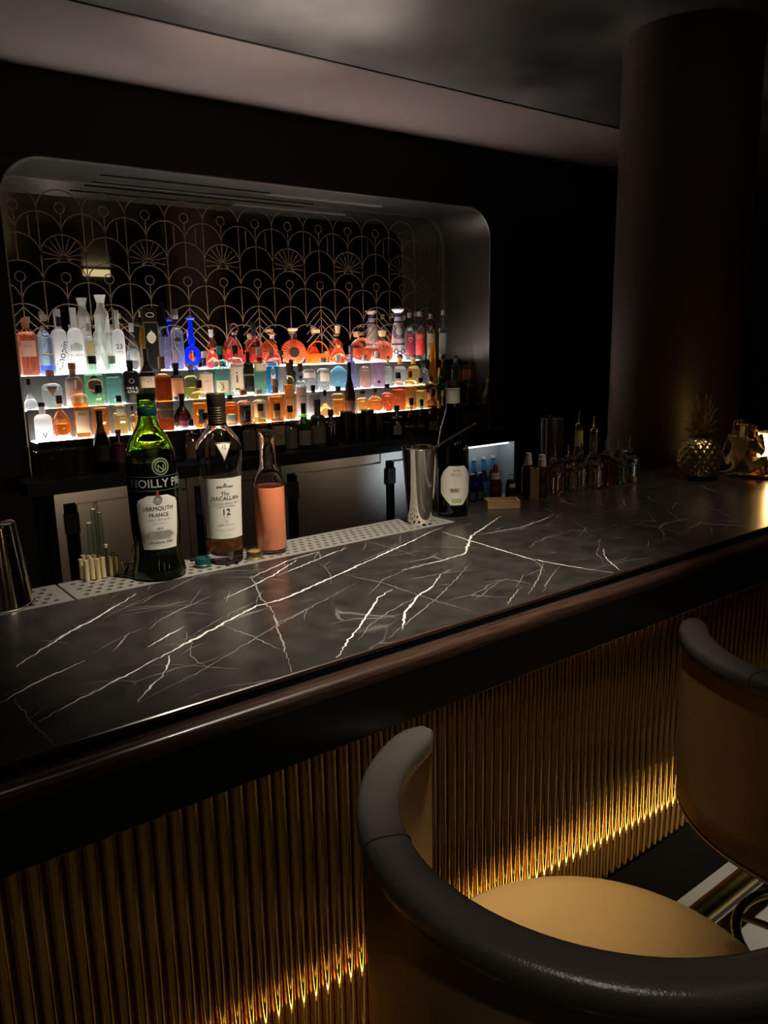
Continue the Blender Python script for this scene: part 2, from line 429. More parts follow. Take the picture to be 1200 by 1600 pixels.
NO = niche_outline(NX0, NX1, CT - 0.1, NZ1, NR)
wb = MB()
wb.box(X0, NX0 - 0.004, YW, YW + 0.14, 0, CEIL + 0.012)
wb.box(NX1 + 0.004, X1, YW, YW + 0.14, 0, CEIL + 0.012)
wb.box(NX0 - 0.004, NX1 + 0.004, YW, YW + 0.14, NZ1 + 0.004, CEIL + 0.012)
wb.box(NX0, NX1, YW, YW + 0.14, 0, CT - 0.1)
for side in (0, 1):                       # corner fillets
    arc = NO[1:12] if side == 0 else NO[12:23]
    cx = NX0 if side == 0 else NX1
    corner = (cx + (-0.004 if side == 0 else 0.004), NZ1 + 0.004)
    for i in range(len(arc) - 1):
        a, b2 = arc[i], arc[i + 1]
        wb.add([(corner[0], YW, corner[1]), (a[0], YW, a[1]), (b2[0], YW, b2[1])], [(0, 1, 2)])
struct(obj('wall_back', wb, M['wall'], smooth=False), 'black back wall around the rounded bottle niche')
lin = MB()
lin.loft([[(x, YW - 0.002, z) for x, z in NO], [(x, YM + 0.02, z) for x, z in NO]], False, False, closed=False)
lining = struct(obj('trim_2', lin, M['gunmetal'], ang=60), 'gunmetal lining of the rounded bottle niche')
edge = MB()
NO2 = niche_outline(NX0 - 0.006, NX1 + 0.006, CT, NZ1 + 0.006, NR + 0.006)
NO3 = niche_outline(NX0, NX1, CT, NZ1, NR)
edge.loft([[(x, YW - 0.002, z) for x, z in NO2], [(x, YW - 0.008, z) for x, z in NO2], [(x, YW - 0.008, z) for x, z in NO3], [(x, YW - 0.002, z) for x, z in NO3]], False, False, closed=False)
struct(obj('trim_3', edge, M['trim'], ang=50), 'thin bright metal bead around the niche opening')
NO4 = niche_outline(NX0 + 0.001, NX1 - 0.001, CT, NZ1 - 0.001, NR - 0.001)
NO5 = niche_outline(NX0 + 0.005, NX1 - 0.005, CT, NZ1 - 0.005, NR - 0.005)
sm = MB().loft([[(x, YM - 0.008, z) for x, z in NO4], [(x, YM - 0.008, z) for x, z in NO5], [(x, YM - 0.002, z) for x, z in NO5]], False, False, closed=False)
obj('seam_bead', sm, M['trim'], lining)
# linear slots let into the niche ceiling
for (pa, pb, wd, mt) in (((159, 273), (420, 303), 0.010, 'well'), ((128, 292), (470, 325), 0.010, 'well'), ((150, 283), (330, 301), 0.006, 'trim'), ((412, 306), (600, 322), 0.036, 'slot_light')):
    a = at_z(*pa, NZ1 - 0.004); b2 = at_z(*pb, NZ1 - 0.004)
    yc = min(max((a.y + b2.y) / 2, YW + 0.05), YM - 0.05)
    obj('ceiling_slot', MB().box(a.x, b2.x, yc - wd / 2, yc + wd / 2, NZ1 - 0.005, NZ1 - 0.001), M[mt], lining, smooth=False)
# dark rounded panel on the wall right of the niche
NP = niche_outline(3.66, 4.75, 1.0, NZ1 - 0.02, 0.17)
pan = MB().loft([[(x, YW - 0.012, z) for x, z in NP], [(x, YW + 0.0, z) for x, z in NP]], True, False)
obj('wall_panel', pan, M['wall_panel'], bpy.data.objects['wall_back'])

# round column behind the bar
col = MB().lathe([(0.24, 0), (0.24, CEIL - 0.03), (0.235, CEIL)], 48, (2.81, 1.785, 0))
struct(obj('column', col, M['column']), 'brown round column standing behind the bar')

# warm tubes added unseen behind the viewer, for reflections in mirror, tins and glass
for (sx, sz, sw, sh_) in ((-1.4, 1.75, 0.05, 0.30), (0.6, 1.75, 0.05, 0.30), (2.6, 1.75, 0.05, 0.30)):
    t = thing('wall_sconce', 'slim warm wall sconce on the wall facing the bar', 'wall lamp', (sx, YB, sz), 0, 'sconces facing the bar')
    obj('back_plate', MB().box(-sw * 0.8, sw * 0.8, 0.0, 0.015, -sh_ * 0.6, sh_ * 0.6), M['brass'], t, smooth=False)
    obj('lamp_tube', MB().lathe([(0.012, -sh_ / 2), (sw / 2, -sh_ / 2 + 0.01), (sw / 2, sh_ / 2 - 0.01), (0.012, sh_ / 2)], 20, (0, 0.045, 0)), M['sconce'], t)

t = thing('wall_lamp', 'dim horizontal brass picture lamp high on the wall facing the bar', 'wall lamp', (3.87, YB, 2.43))
obj('back_plate', MB().box(-0.20, 0.20, 0.0, 0.012, -0.04, 0.04), M['brass'], t, smooth=False)
obj('lamp_tube', MB().box(-0.17, 0.17, 0.02, 0.06, -0.045, 0.045), M['sconce_dim'], t, smooth=False)

# ================================================================== SMOKED MIRROR WITH GOLD LINES
mir = thing('mirror_panel', 'smoked mirror with gold art-deco arches behind the bottles', 'mirror', (0, YM, 0))
NM = niche_outline(NX0, NX1, CT, NZ1, NR)
obj('mirror_glass', MB().loft([[(x, 0.0, z) for x, z in NM], [(x, 0.006, z) for x, z in NM]], True, True), M['mirror'], mir, smooth=False)
PX, PERIOD, LW = 1.578, 0.1983, 0.0046
def inside(x, z, m=0.004):
    if not (NX0 + m < x < NX1 - m and z < NZ1 - m): return False
    if z > NZ1 - NR:
        for cx, s in ((NX0 + NR, -1), (NX1 - NR, 1)):
            if (x - cx) * s > 0 and math.hypot(x - cx, z - (NZ1 - NR)) > NR - m: return False
    return True
def gline(name, pts, wd=LW):              # clipped gold line, one part each
    run = []; runs = []
    for a, b2 in zip(pts, pts[1:]):
        n = max(1, int(math.hypot(b2[0] - a[0], b2[1] - a[1]) / 0.012))
        for k in range(n):
            run.append((a[0] + (b2[0] - a[0]) * k / n, a[1] + (b2[1] - a[1]) * k / n))
    run.append(pts[-1]); cur = []
    for p in run:
        if inside(*p): cur.append(p)
        else:
            if len(cur) > 1: runs.append(cur)
            cur = []
    if len(cur) > 1: runs.append(cur)
    if not runs: return
    mb = MB()
    for r in runs:
        mb.ribbon([(x, -0.0012, z) for x, z in r], wd)
    obj(name, mb, M['gold_paint'], mir, smooth=False)
def arch(cx, ztop, r=PERIOD / 2, h=0.088):
    gline('arch_line', [(cx + r * math.cos(a), ztop - h + h * math.sin(a)) for a in [PI * k / 16 for k in range(17)]])
Z = lambda v: CZ + v
for k in range(-4, 11):
    cB = PX + k * PERIOD                  # columns under the rings
    cA = cB - PERIOD / 2                  # columns between them
    fan = (k % 2 == 0)
    arch(cB, Z(0.682)); arch(cA, Z(0.585)); arch(cB, Z(0.490)); arch(cB, Z(0.373)); arch(cA, Z(0.284)); arch(cB, Z(0.187)); arch(cA, Z(0.09))
    for rz_ in (0.604, 0.303):
        gline('ring_line', [(cB + 0.022 * math.cos(2 * PI * j / 18), Z(rz_) + 0.022 * math.sin(2 * PI * j / 18)) for j in range(19)])
        gline('stem_line', [(cB, Z(rz_ - 0.022)), (cB, Z(rz_ - 0.115))])
    gline('upright_line', [(cA, Z(0.60)), (cA, Z(0.29))])
    gline('upright_line', [(cA, Z(0.284)), (cA, Z(0.10))])
    if fan:
        for j in range(11):
            a = math.radians(-8 + 19.6 * j); o = (cB, Z(0.392))
            L = 0.094 if 0 < j < 10 else 0.09
            e = (o[0] + L * math.cos(a) * 1.0, o[1] + L * math.sin(a) * 1.0)
            gline('fan_line', [o, e], LW * 0.9)
        gline('fan_line', [(cB - 0.03, Z(0.372)), (cB - 0.02, Z(0.386)), (cB, Z(0.394)), (cB + 0.02, Z(0.386)), (cB + 0.03, Z(0.372))], 0.012)
        gline('upright_line', [(cB, Z(0.187)), (cB, Z(0.02))])
    else:
        gline('upright_line', [(cB, Z(0.490)), (cB, Z(0.373))])
        for s in (-1, 1):
            gline('upright_line', [(cB + s * 0.058, Z(0.565)), (cB + s * 0.058, Z(0.475))])
        gline('upright_line', [(cB, Z(0.187)), (cB, Z(-0.10))])
        for dz in (0.172, 0.130, 0.088, 0.046):
            for s in (-1, 1):
                gline('chevron_line', [(cB, Z(dz)), (cB + s * 0.099, Z(dz - 0.095))])

# ================================================================== BACK COUNTER, STEPS, FRIDGES
bc = thing('back_counter_top', 'black stone counter top carrying the bottle steps', 'counter top', (0, 3.3, CT))
obj('slab', MB().box(0.775, 5.2, -0.005, YW - 3.3 - 0.003, -0.055, 0), M['wall_panel'], bc, smooth=False)
obj('slab', MB().box(NX0 + 0.003, NX1 - 0.003, YW - 3.3 - 0.003, YM - 3.3 - 0.012, -0.055, 0), M['wall_panel'], bc, smooth=False)
steps = thing('bottle_step_display', 'dark stepped bottle display with lit white treads in the niche', 'display steps', (0, 0, CT))
TZ = [CT, CZ - 0.392, CZ - 0.266, CZ - 0.130]
TY = [3.385, 3.505, 3.625, 3.750]
TF = [None, 3.462, 3.582, 3.706]
SX0, SX1 = 0.875, 3.485
for i in (1, 2, 3):
    zz = TZ[i] - CT
    yb = TF[i + 1] - 0.001 if i < 3 else 3.815
    st = obj('step_riser', MB().box(SX0, SX1, TF[i], yb, 0.0005, zz - 0.004), M['soft_black'], steps, smooth=False)
    obj('lit_tread', MB().box(SX0 + 0.004, SX1 - 0.505 + 0.06 * i, TF[i] + 0.003, yb - 0.003, zz - 0.0035, zz), M['step_light'], st, smooth=False)
    obj('dark_tread', MB().box(SX1 - 0.503 + 0.06 * i, SX1 - 0.004, TF[i] + 0.003, yb - 0.003, zz - 0.0035, zz), M['soft_black'], st, smooth=False)
    obj('tread_lip', MB().box(SX0, SX1, TF[i] - 0.003, TF[i] + 0.003, zz - 0.012, zz + 0.003), M['soft_black'], st, smooth=False)

def fridge(x0, x1, label, open_front=False):
    t = thing('undercounter_fridge', label, 'fridge', ((x0 + x1) / 2, 3.33, 0), group='fridges under the back counter')
    h = (x1 - x0) / 2; top = CT - 0.056
    if not open_front:
        obj('cabinet', MB().box(-h + 0.002, h - 0.002, 0.03, 0.14, 0.08, top), M['steel'], t, smooth=False)
        obj('top_rail', MB().box(-h + 0.002, h - 0.002, -0.012, 0.03, top - 0.045, top), M['steel'], t, smooth=False)
        obj('frame_post', MB().box(-h + 0.002, -h + 0.035, -0.010, 0.03, 0.08, top - 0.046), M['steel'], t, smooth=False)
        obj('handle_recess', MB().box(-h + 0.036, -h + 0.086, 0.0, 0.03, 0.08, top - 0.046), M['well'], t, smooth=False)
        d = obj('door', MB().box(-h + 0.087, h - 0.002, -0.018, 0.03, 0.10, top - 0.055), M['steel'], t, smooth=False)
        obj('handle', MB().box(-h + 0.034, -h + 0.088, -0.03, -0.002, top - 0.17, top - 0.085), M['soft_black'], d, smooth=False)
        obj('kick_plate', MB().box(-h + 0.002, h - 0.002, 0.02, 0.03, 0.0, 0.079), M['well'], t, smooth=False)
    else:
        for nm, bx in (('back_panel', (-h, h, 0.125, 0.138, 0.08, top)), ('side_panel', (-h, -h + 0.02, 0.0, 0.1245, 0.08, top)), ('side_panel', (h - 0.02, h, 0.0, 0.1245, 0.08, top)),
                       ('roof_panel', (-h + 0.0205, h - 0.0205, 0.0, 0.1245, top - 0.03, top)), ('floor_panel', (-h + 0.0205, h - 0.0205, 0.0, 0.1245, 0.08, 0.12))):
            obj(nm, MB().box(*bx), M['fridge_white'], t, smooth=False)
        obj('shelf', MB().box(-h + 0.021, h - 0.021, 0.002, 0.124, 0.505, 0.515), M['fridge_white'], t, smooth=False)
        obj('light_bar', MB().box(-h + 0.05, h - 0.05, 0.02, 0.05, top - 0.045, top - 0.031), M['fridge_light'], t, smooth=False)
        obj('top_rail', MB().box(-h, h, -0.012, 0.0, top - 0.03, top), M['steel'], t, smooth=False)
        obj('kick_plate', MB().box(-h, h, 0.02, 0.03, 0.0, 0.079), M['well'], t, smooth=False)
    return t
FX = [0.875, 1.445, 1.93, 2.54, 3.13]
fridge(FX[0], FX[1], 'steel fridge front at the end of the back counter')
fridge(FX[1] + 0.002, FX[2], 'steel fridge front beside the end fridge under the back counter')
fridge(FX[2] + 0.002, FX[3], 'wide steel fridge front under the green and amber bottles')
fridge(FX[3] + 0.002, FX[4], 'steel fridge front catching blue light beside the open cooler')
cool = fridge(3.132, 3.60, 'open lit cooler holding small blue and blue-necked bottles', True)
del cool['group']
# ================================================================== THE BAR
BT = CZ - 0.40                      # bar top level 1.07
BX0, BX1 = -1.1, 3.4
TRX = 1.185                         # drip trays end here
top = thing('bar_counter', 'black white-veined marble bar top with dark walnut edge', 'bar top', (0, 0, BT))
mt = MB()
mt.box(BX0, BX1, 0.797, 1.272, -0.03, 0)
mt.box(TRX, BX1, 1.272, 1.40, -0.03, 0)
slab = obj('marble_slab', mt, M['marble'], top, smooth=False)
bead = [(0.7970, -0.004), (0.7970, 0.0005), (0.7962, 0.0016), (0.7945, 0.0018), (0.7930, 0.0008), (0.7926, -0.0015), (0.7926, -0.004)]
obj('edge_bead', MB().extrude_x(bead, BX0, BX1), M['walnut'], top, ang=40)
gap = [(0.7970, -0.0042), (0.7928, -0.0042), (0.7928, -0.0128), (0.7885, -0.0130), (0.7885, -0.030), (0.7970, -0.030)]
obj('shadow_gap', MB().extrude_x(gap, BX0, BX1), M['well'], top, smooth=False)  # step face coloured black to imitate the shade lying on it
prof = [(0.7884, -0.0300), (0.7884, -0.0125), (0.7870, -0.0112), (0.7850, -0.0108), (0.7720, -0.0112), (0.7670, -0.0128), (0.7640, -0.0160), (0.7630, -0.0205), (0.7630, -0.030)]
obj('edge_moulding', MB().extrude_x(prof, BX0, BX1), M['walnut'], top, ang=40)
fp = [(0.7630, -0.0302), (0.7630, -0.099), (0.7645, -0.101), (0.7850, -0.101), (0.7850, -0.0302)]
obj('fascia', MB().extrude_x(fp, BX0, BX1), M['black_lacquer'], top, smooth=False)
obj('overhang_soffit', MB().box(BX0, BX1, 0.7852, 1.000, -0.045, -0.0302), M['black_lacquer'], top, smooth=False)

VEINS = [   # (pixels on the stone, width in mm, bold)
    ([(61,1128),(107,1101),(160,1075),(256,1024),(331,984),(400,947),(443,936),(470,924),(496,912),(533,896),(570,879),(634,850),(675,830),(692,824)], 5.0, 1),
    ([(24,1042),(69,1013),(115,984),(140,972),(160,960),(213,928)], 4.0, 1),
    ([(0,1099),(32,1080),(80,1056),(133,1032)], 3.2, 1),
    ([(216,1096),(229,1080),(256,1053),(265,1037),(265,1024)], 3.4, 1),
    ([(392,899),(408,936),(427,955),(440,1000),(456,1051)], 3.0, 0),
    ([(211,1101),(315,1048),(427,981),(560,909)], 1.6, 0),
    ([(349,936),(389,918),(427,899),(464,875)], 3.2, 1),
    ([(389,904),(453,875),(500,862)], 2.6, 1),
    ([(435,899),(470,885),(512,867),(544,856)], 3.0, 1),
    ([(527,1028),(544,1000),(555,987),(571,965),(592,933),(613,921)], 4.0, 1),
    ([(783,806),(757,824),(736,838),(732,850),(727,865),(690,876),(628,891)], 4.5, 1),
    ([(690,897),(675,917),(652,932),(634,955),(628,985)], 4.6, 1),
    ([(690,831),(751,850),(827,873),(890,885),(958,895)], 3.8, 1),
    ([(736,879),(692,926),(650,962),(605,999)], 2.0, 0),
    ([(535,897),(599,911),(675,937),(736,955)], 2.0, 0),
    ([(870,803),(845,813),(815,824),(751,835)], 3.0, 1),
    ([(850,879),(840,905),(827,929)], 2.2, 0),
    ([(874,885),(858,905),(848,925)], 1.6, 0),
    ([(815,917),(803,930),(792,946)], 2.6, 0),
    ([(943,857),(943,866),(948,873),(957,882),(969,892)], 2.2, 1),
    ([(930,888),(980,876),(1040,869)], 1.3, 0),
    ([(21,1091),(53,1133),(91,1168)], 2.2, 0),
    ([(232,984),(250,968),(277,955),(331,931)], 2.6, 0),
    ([(232,1011),(260,994),(288,979)], 3.0, 1),
    ([(160,960),(230,950),(330,942)], 1.3, 0),
    ([(176,1018),(190,1002),(203,988)], 2.6, 0),
    ([(350,978),(400,997),(438,1015)], 1.6, 0),
    ([(690,876),(650,884),(600,905),(575,930)], 1.8, 0),
    ([(560,879),(600,862),(640,842)], 1.8, 0),
    ([(652,932),(610,955),(580,975),(560,1000)], 1.7, 0),
    ([(757,910),(790,905),(830,912)], 1.8, 0),
    ([(570,845),(600,853),(650,868),(700,874)], 1.3, 0),
    ([(790,960),(760,985),(730,990)], 1.2, 0),
    ([(640,905),(670,900),(720,892)], 1.5, 0),
    ([(100,1090),(140,1083),(190,1060)], 1.2, 0),
    ([(300,1000),(296,1025),(310,1035),(322,1042)], 1.4, 0),
    ([(1012,800),(1040,838),(1072,856)], 0.9, 0),
    ([(918,822),(905,838)], 1.0, 0),
]
rv = random.Random(3)
for pts, wmm, bold in VEINS:
    P3 = [at_z(a, b, BT) for a, b in pts]
    fine = []
    for a, b in zip(P3, P3[1:]):
        n = max(2, int((b - a).length / 0.007))
        for k in range(n):
            q = a.lerp(b, k / n)
            fine.append(Vector((q.x + rv.uniform(-1, 1) * 0.0017, q.y + rv.uniform(-1, 1) * 0.0017, 0.00025)))
    fine.append(Vector((P3[-1].x, P3[-1].y, 0.00025)))
    fine = [p for p in fine if 0.7985 < p.y < (1.271 if p.x < TRX else 1.399)]
    if len(fine) < 3: continue
    n = len(fine); ws = []; wk = 1.0
    for i in range(n):
        wk = 0.62 * wk + 0.38 * rv.uniform(0.05, 1.75)
        ws.append(wmm * 0.00082 * wk * min(1.0, 0.25 + 3.0 * min(i, n - 1 - i) / n))
    mb = MB().ribbon(fine, ws, nrm=(0, 0, 1))
    obj('vein', mb, M['vein'] if bold else M['vein_thin'], slab, smooth=False)

for k in range(75):                   # fine hairline veins between the big ones
    x0_, y0_ = rv.uniform(0.12, 1.75), rv.uniform(0.83, 1.25)
    a_ = rv.choice([0.75, 0.62, 0.9, 2.2, -0.25]) + rv.uniform(-0.25, 0.25); L_ = rv.uniform(0.02, 0.13)
    pts_ = []; px_, py_ = x0_, y0_
    for i in range(int(L_ / 0.008) + 3):
        pts_.append(Vector((px_, py_, 0.0002))); a_ += rv.uniform(-0.16, 0.16)
        px_ += 0.008 * math.cos(a_); py_ += 0.008 * math.sin(a_)
    pts_ = [p for p in pts_ if 0.80 < p.y < 1.27]
    if len(pts_) < 4: continue
    n = len(pts_)
    ws_ = [rv.uniform(0.0005, 0.0013) * min(1.0, 0.2 + 3 * min(i, n - 1 - i) / n) for i in range(n)]
    obj('vein', MB().ribbon(pts_, ws_, nrm=(0, 0, 1)), M['vein_thin'], slab, smooth=False)

front = thing('tube_clad_bar', 'bar front clad in upright polished gold tubes above a black kick plate', 'bar front', (0, 0, 0))
obj('carcass', MB().box(BX0, BX1, 1.013, 1.385, 0.216, BT - 0.0305), M['gold_back'], front, smooth=False)
obj('kick_plate', MB().box(BX0, BX1, 0.997, 1.385, 0.0, 0.214), M['well'], front, smooth=False)
pr_ = []
for k in range(19):
    a = PI * k / 18
    pr_.append((-0.0112 * math.cos(a), -0.0118 * math.sin(a)))
RZ0, RZ1 = 0.215, BT - 0.046
rb = MB().loft([[(x, y, RZ0) for x, y in pr_], [(x, y, RZ1) for x, y in pr_]], True, True)
rib_me = rb.mesh('rib', True, 60)
rib_me.materials.append(M['gold'])
nrib = 0
x = 0.1658 - 0.02457 * 16
while x < 3.1:
    obj('rib', rib_me, None, front, (x, 1.0125, 0)); x += 0.02457; nrib += 1

# drip trays with holes
def tray(x0, x1, label):
    t = thing('drip_tray', label, 'drip tray', ((x0 + x1) / 2, 1.3385, BT), group='perforated trays along the inner bar edge')
    h = (x1 - x0) / 2; y0, y1 = -0.064, 0.0455
    c = 0.0183; rows = 5; mx_, my = 0.006, 0.009
    mb = MB()
    cw = (y1 - y0 - 2 * my) / rows
    ncol = int((2 * h - 2 * mx_) / c)
    cx0 = -ncol * c / 2
    rh = 0.0052
    for i in range(rows):
        off = (c / 2 if i % 2 else 0.0)
        ya = y0 + my + i * cw
        n = ncol - (1 if off else 0)
        for j in range(n):
            xa = cx0 + off + j * c
            xm, ym = xa + c / 2, ya + cw / 2
            outer = [(xa + c, ym), (xa + c, ya + cw), (xm, ya + cw), (xa, ya + cw), (xa, ym), (xa, ya), (xm, ya), (xa + c, ya)]
            inner = [(xm + rh * math.cos(PI / 4 * k), ym + rh * math.sin(PI / 4 * k)) for k in range(8)]
            vs = [(a, b, 0) for a, b in outer] + [(a, b, 0) for a, b in inner] + [(a, b, -0.002) for a, b in inner]
            fs = [(k, (k + 1) % 8, 8 + (k + 1) % 8, 8 + k) for k in range(8)] + [(8 + k, 8 + (k + 1) % 8, 16 + (k + 1) % 8, 16 + k) for k in range(8)]
            mb.add(vs, fs)
        if off:
            for a, b in ((cx0, cx0 + off), (cx0 + off + n * c, cx0 + ncol * c)):
                mb.add([(a, ya, 0), (b, ya, 0), (b, ya + cw, 0), (a, ya + cw, 0)], [(0, 1, 2, 3)])
    xa, xb = cx0, cx0 + ncol * c
    for q in ((-h, h, y0, y0 + my), (-h, h, y1 - my, y1), (-h, xa, y0 + my, y1 - my), (xb, h, y0 + my, y1 - my)):
        mb.box(q[0], q[1], q[2], q[3], -0.0018, 0)
    obj('perforated_plate', mb, M['tray'], t, smooth=False)
    obj('pan', MB().box(-h, h, y0, y1, -0.03, -0.016), M['well'], t, smooth=False)
    wl = MB(); wl.box(-h, h, y0, y0 + 0.002, -0.016, -0.0018); wl.box(-h, h, y1 - 0.002, y1, -0.016, -0.0018)
    wl.box(-h, -h + 0.002, y0 + 0.002, y1 - 0.002, -0.016, -0.0018); wl.box(h - 0.002, h, y0 + 0.002, y1 - 0.002, -0.016, -0.0018)
    obj('rim', wl, M['tray'], t, smooth=False)
    return t
tray(-0.30, 0.352, 'perforated steel drip tray under the upturned tin beside the straws')
tray(0.356, 1.183, 'long perforated steel drip tray under the open bottles')

# foot rail with a lighting strip under it
fr = thing('foot_rail', 'polished brass foot rail with lit strip running along the bar', 'foot rail', (0, 0.797, 0.215))
obj('rail', MB().tube([(BX0, 0, 0), (BX1, 0, 0)], 0.0225, 20), M['brass'], fr)
obj('led_strip', MB().box(BX0, BX1, -0.001, 0.002, -0.035, -0.031), M['led'], fr, smooth=False)
obj('led_channel', MB().box(BX0, BX1, -0.010, -0.002, -0.042, -0.0205).box(BX0, BX1, -0.002, 0.012, -0.042, -0.0385), M['black_lacquer'], fr, smooth=False)
for bx in (-0.6, 0.55, 2.55):
    obj('bracket', MB().tube([(bx, 0.0, -0.01), (bx, 0.10, -0.03), (bx, 0.199, -0.03)], 0.011, 10), M['brass'], fr)

# ================================================================== STOOLS
def stool(cx, cy, a0, a1, label):
    t = thing('bar_stool', label, 'bar stool', (cx, cy, 0), group='tub-backed bar stools at the bar')
    ZR = CZ - 0.50; RO, RI = 0.280, 0.238
    N = 56
    A = [math.radians(a0 + (a1 - a0) * k / N) for k in range(N + 1)]
    # back shell: leans in slightly towards the bottom
    rings = []
    for k, a in enumerate(A):
        c, s = math.cos(a), math.sin(a)
        def q(r, z): return (r * c, r * s, z)
        rings.append([q(RO - 0.004, ZR - 0.014), q(RO - 0.004, 0.80), q(RO - 0.007, 0.70), q(RO - 0.009, 0.652), q(RO - 0.014, 0.645), q(RI + 0.010, 0.645), q(RI + 0.002, 0.655), q(RI + 0.004, 0.75), q(RI + 0.004, ZR - 0.014)])
    obj('backrest', MB().loft(rings, True, True), M['leather_back'], t, ang=50)
    obj('base_piping', MB().tube([((RO - 0.016) * math.cos(a), (RO - 0.016) * math.sin(a), 0.642) for a in A], 0.006, 8), M['leather_gold'], t)
    # padded roll along the top
    A = [math.radians(a0 - 2.5 + (a1 - a0 + 5) * k / N) for k in range(N + 1)]
    rm = []
    W, H = (RO - RI) / 2 + 0.004, 0.017
    RC = (RO + RI) / 2
    for k, a in enumerate(A):
        e = min(k, N - k)
        sc = [0.55, 0.9, 1.0][min(e, 2)]
        c, s = math.cos(a), math.sin(a); R_ = []
        for j in range(18):
            b = 2 * PI * j / 18
            ca, sa = math.cos(b), math.sin(b)
            rr = RC + W * sc * math.copysign(abs(ca) ** 0.62, ca)
            zz = ZR - H + H * (0.6 + 0.4 * sc) * math.copysign(abs(sa) ** 0.6, sa)
            R_.append((rr * c, rr * s, zz))
        rm.append(R_)
    roll = obj('top_roll', MB().loft(rm, True, True), M['leather_dark'], t, ang=70)
    for rr in (RO - 0.001, RI + 0.001):          # piped seams along both edges of the roll
        obj('piping', MB().tube([(rr * math.cos(a), rr * math.sin(a), ZR - 0.010) for a in A[2:-2]], 0.0016, 6), M['leather_dark'], roll)
    for fa in (0.235, 0.765):                    # cross seams
        a = math.radians(a0 + (a1 - a0) * fa)
        pts = []
        for j in range(11):
            b = PI * j / 10
            rr = RC + (W + 0.0006) * math.copysign(abs(math.cos(b)) ** 0.62, math.cos(b)); zz = ZR - H + (H + 0.0006) * abs(math.sin(b)) ** 0.6
            pts.append((rr * math.cos(a), rr * math.sin(a), zz))
        obj('cross_seam', MB().tube(pts, 0.0013, 6), M['thread'], roll)
    # seat cushion
    zs = CZ - 0.76
    obj('seat', MB().lathe([(0.19, zs - 0.075), (0.226, zs - 0.070), (0.233, zs - 0.052), (0.232, zs - 0.030), (0.226, zs - 0.014), (0.214, zs - 0.005), (0.19, zs), (0.12, zs + 0.003), (0.04, zs + 0.004), (0.002, zs + 0.004)], 64), M['leather_gold'], t)
    obj('seat_base', MB().lathe([(0.10, 0.585), (0.21, 0.60), (0.222, zs - 0.076)], 40), M['black_lacquer'], t)
    obj('pedestal', MB().lathe([(0.035, 0.02), (0.030, 0.06), (0.030, 0.584)], 24), M['brass'], t)
    obj('floor_plate', MB().lathe([(0.215, 0.0), (0.215, 0.006), (0.19, 0.012), (0.05, 0.024)], 48), M['brass'], t)
    fr_ = [(0.15 * math.cos(2 * PI * k / 40), 0.15 * math.sin(2 * PI * k / 40), 0.375) for k in range(41)]
    ft = obj('footrest_ring', MB().tube(fr_, 0.0095, 12, False), M['brass'], t)
    for a in (0.3, 0.3 + PI / 2, 0.3 + PI, 0.3 + 1.5 * PI):
        obj('spoke', MB().tube([(0.029 * math.cos(a), 0.029 * math.sin(a), 0.375), (0.147 * math.cos(a), 0.147 * math.sin(a), 0.375)], 0.007, 10), M['brass'], ft)
    return t
stool(0.685, 0.485, 104, 335, 'tub bar stool with fully visible bronze seat and charcoal top roll')
stool(1.385, 0.505, 117, 348, 'tub bar stool seen from its brown back, seat out of view')
# ================================================================== BOTTLES ON THE BACK BAR
_mats = {}
def liq(tint, glow=0.12):
    k = ('l', tint, glow)
    if k not in _mats: _mats[k] = liquid('spirit_%d' % len(_mats), tint, glow)
    return _mats[k]
def shell(tint):
    k = ('g', tint)
    if k not in _mats: _mats[k] = glass_shell('bottle_glass_%d' % len(_mats), tint)
    return _mats[k]
def col_(c, rough=0.5, metal=0.0):
    k = ('c', c, rough, metal)
    if k not in _mats: _mats[k] = P('paint_%d' % len(_mats), c, rough, metal)
    return _mats[k]
FROST = frosted('frosted_glass')
CERAM = P('white_ceramic', (0.80, 0.79, 0.77), 0.3)

AMBER = (1.0, 0.70, 0.36); ORANGE = (1.0, 0.60, 0.26); COGNAC = (0.94, 0.46, 0.30); RED = (0.86, 0.34, 0.28)
CLEAR = (0.97, 0.99, 0.99); YEL = (1.0, 0.86, 0.55); AQUA = (0.72, 0.95, 0.93); BLUE = (0.36, 0.78, 1.0); GREEN = (0.30, 0.85, 0.45)
PINK = (1.0, 0.74, 0.66); SKY = (0.78, 0.92, 1.0); LILAC = (0.88, 0.86, 1.0); BROWN = (0.62, 0.32, 0.16); COBALT = (0.06, 0.14, 0.95); MINT = (0.72, 0.96, 0.80); OLIVE = (0.75, 0.72, 0.40)
BLACK = (0.010, 0.010, 0.011); DARKCAP = (0.016, 0.013, 0.012); CORK = (0.42, 0.24, 0.12); BRONZE = (0.25, 0.15, 0.07); SILVER = (0.55, 0.55, 0.55); COPPER = (0.62, 0.28, 0.16)
CREAM = (0.80, 0.70, 0.52); WHITE = (0.82, 0.80, 0.75); GOLD = (0.62, 0.42, 0.12); TEALC = (0.05, 0.16, 0.12)

